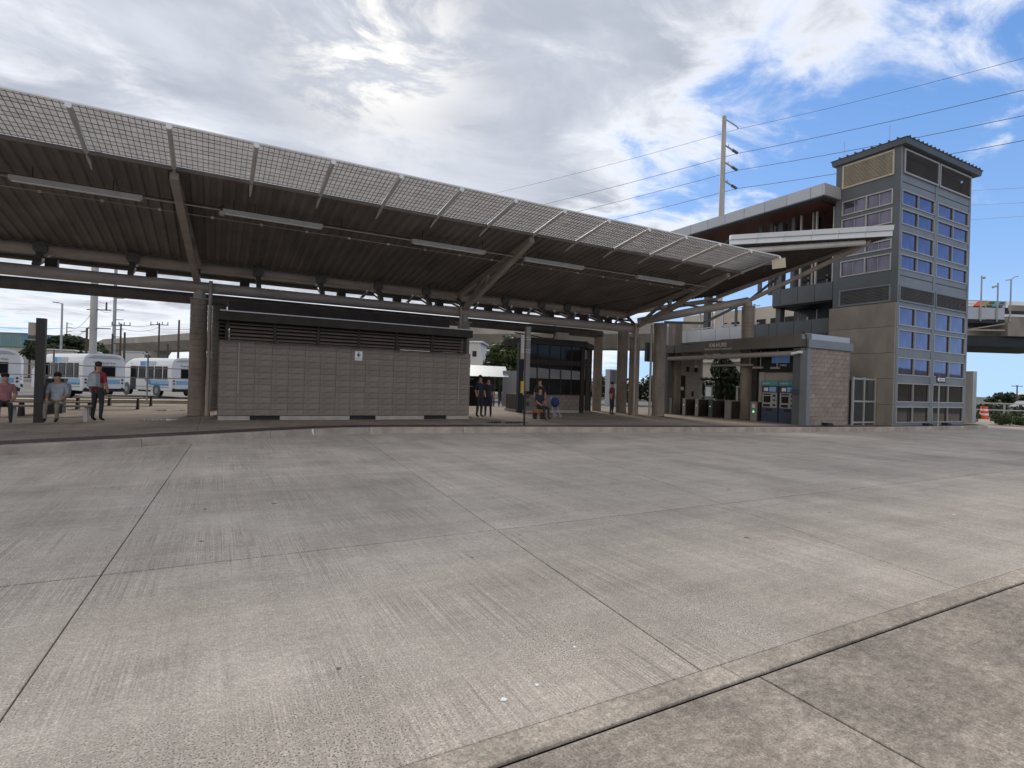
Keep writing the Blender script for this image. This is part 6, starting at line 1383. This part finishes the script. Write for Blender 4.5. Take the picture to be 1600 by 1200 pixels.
def person(x, y, rz, pose, shirt, trou, lb, h=1.68, hat=None, z0=PZ, pack=None):
    k = h/1.7
    if pose == 'stand':
        V = [(0, 0, .93), (0, 0, 1.12), (0, .01, 1.36), (0, .0, 1.47), (0, -.02, 1.56), (0, -.02, 1.66),
             (-.17, 0, 1.40), (-.24, .02, 1.14), (-.24, -.06, .92), (-.235, -.09, .83), (.17, 0, 1.40), (.25, .02, 1.14), (.26, -.05, .92), (.25, -.08, .83),
             (-.09, 0, .86), (-.11, -.02, .50), (-.12, .03, .10), (-.13, -.12, .04), (.09, 0, .86), (.11, -.01, .50), (.12, .03, .10), (.13, -.12, .04)]
    else:      # seated, facing -y
        V = [(0, 0, .52), (0, .02, .72), (0, .0, .96), (0, -.02, 1.07), (0, -.05, 1.16), (0, -.05, 1.26),
             (-.17, 0, 1.00), (-.23, -.04, .76), (-.17, -.24, .62), (-.12, -.32, .60), (.17, 0, 1.00), (.23, -.04, .76), (.17, -.24, .62), (.12, -.32, .60),
             (-.09, -.04, .50), (-.12, -.44, .50), (-.12, -.46, .10), (-.12, -.60, .04), (.09, -.04, .50), (.12, -.44, .50), (.13, -.44, .10), (.13, -.58, .04)]
    V = [(a*k, b*k, c*k) for a, b, c in V]
    E_g = [(0, 1), (1, 2), (2, 3), (3, 4), (4, 5), (2, 6), (6, 7), (7, 8), (8, 9), (2, 10), (10, 11), (11, 12), (12, 13), (0, 14), (14, 15), (15, 16), (16, 17), (0, 18), (18, 19), (19, 20), (20, 21)]
    Rr = [(.15, .11), (.14, .10), (.16, .10), .055, .085, .075, .065, .048, .038, .035, .065, .048, .038, .035, .095, .062, .045, .038, .095, .062, .045, .038]
    Rr = [(r_[0]*k, r_[1]*k) if isinstance(r_, tuple) else r_*k for r_ in Rr]
    seg = [1, 1, 0, 0, 0, 1, 1, 0, 0, 1, 1, 0, 0, 2, 2, 2, 3, 2, 2, 2, 3]
    t = thing('person', (x, y, z0), lb, 'person')
    me = skin_mesh(V, E_g, Rr, seg, [SKIN, shirt, trou, M['black']], 'body')
    piece('body', me, t, (x, y, z0), (0, 0, rz))
    hx, hy, hzv = V[5]
    s = MB(); s.ball((hx, hy+.022*k, hzv+.02*k), .088*k, 8, sq=(1, 1.05, 1.02))
    for i, v in enumerate(s.v):
        if v[1] < hy-.02*k and v[2] < hzv+.05*k: s.v[i] = (v[0]*.8, hy+.02*k, v[2])
        elif v[2] < hzv-.05*k: s.v[i] = (v[0]*.8, v[1], hzv-.05*k)
    hm_ = s.mesh('hair', HAIR, smooth=True); piece('hair', hm_, t, (x, y, z0), (0, 0, rz))
    if hat:
        hmn = MB().lathe((hx, hy, hzv+.03*k), [(.14*k, 0), (.14*k, .012), (.10*k, .02), (.09*k, .09*k), (.03*k, .11*k)], 14).mesh('hat', hat, smooth=True); piece('hat', hmn, t, (x, y, z0), (0, 0, rz))
    if pack:
        bm_ = MB().hexa([(-.15, .10, 1.0), (.15, .10, 1.0), (.14, .26, 1.02), (-.14, .26, 1.02)], [(-.13, .10, 1.40), (.13, .10, 1.40), (.10, .22, 1.38), (-.10, .22, 1.38)]).mesh('backpack', pack); piece('backpack', bm_, t, (x, y, z0), (0, 0, rz))
    return t
c_pink, c_grey, c_red, c_navy, c_dk, c_khaki, c_maroon, c_or = (cloth(c, n_) for c, n_ in (((.34, .14, .15), 'pink_shirt'), ((.36, .40, .44), 'pale_grey_shirt'), ((.30, .03, .03), 'red_cloth'), ((.02, .025, .05), 'navy_cloth'), ((.03, .03, .035), 'dark_trousers'), ((.20, .17, .13), 'khaki_cloth'), ((.16, .03, .04), 'maroon_shirt'), ((.45, .14, .05), 'orange_cloth')))
person(-4.95, 19.45, .25, 'sit', c_pink, c_dk, 'seated person in pink top and dark trousers at the left edge')
person(-3.85, 19.55, -.1, 'sit', c_grey, c_khaki, 'seated person in pale grey shirt right of the dark sign pillar', h=1.75)
person(-2.95, 19.6, 2.6, 'stand', c_red, c_dk, 'standing person in red top with grey backpack near the bench', pack=c_grey)
person(9.75, 20.6, .3, 'stand', c_navy, c_dk, 'standing person in dark navy clothes right of the block building', h=1.72)
person(10.3, 20.9, -.6, 'stand', c_dk, c_navy, 'standing person in black clothes second right of the block building', h=1.65, hat=c_dk)
person(12.0, 19.5, .2, 'sit', c_navy, c_dk, 'seated person in navy shirt right of the bus stop pole', h=1.7)
person(12.5, 20.3, -.4, 'stand', c_dk, c_khaki, 'standing person in dark shirt and khaki trousers before the booth', h=1.66)
person(17.9, 22.0, .4, 'stand', c_maroon, c_dk, 'standing person in maroon shirt between the round columns', h=1.66)
t = thing('seat_stool', (12.0, 19.52, PZ), 'low orange seat under the navy-shirted seated person', 'seat')
MB().box((11.78, 19.36, .45), (12.22, 19.72, .56)).build('seat', c_or, t)
for q in (11.82, 12.18): MB().box((q-.02, 19.4, PZ), (q+.02, 19.68, .45)).build('leg', M['black'], t)
# wheeled walker with a blue bag
t = thing('wheeled_walker', (13.0, 19.9, PZ), 'wheeled walker frame with a blue bag in front of the booth', 'walker')
MB().path([(12.85, 19.7, PZ+.12), (12.9, 19.9, .75), (12.9, 20.0, 1.1)], .016).path([(13.2, 19.7, PZ+.12), (13.15, 19.9, .75), (13.15, 20.0, 1.1)], .016).path([(12.9, 19.9, .70), (13.15, 19.9, .70)], .016).build('frame', M['galv'], t)
for x in (12.84, 13.2):
    for y in (19.7, 20.1): MB().tube((x-.015, y, PZ+.11), (x+.015, y, PZ+.11), .11, n=16).build('wheel', M['alum'], t)
MB().ball((13.02, 19.85, .88), .20, 8, sq=(1, .8, 1.1)).build('bag', M['blue_cloth'], t, smooth=True)
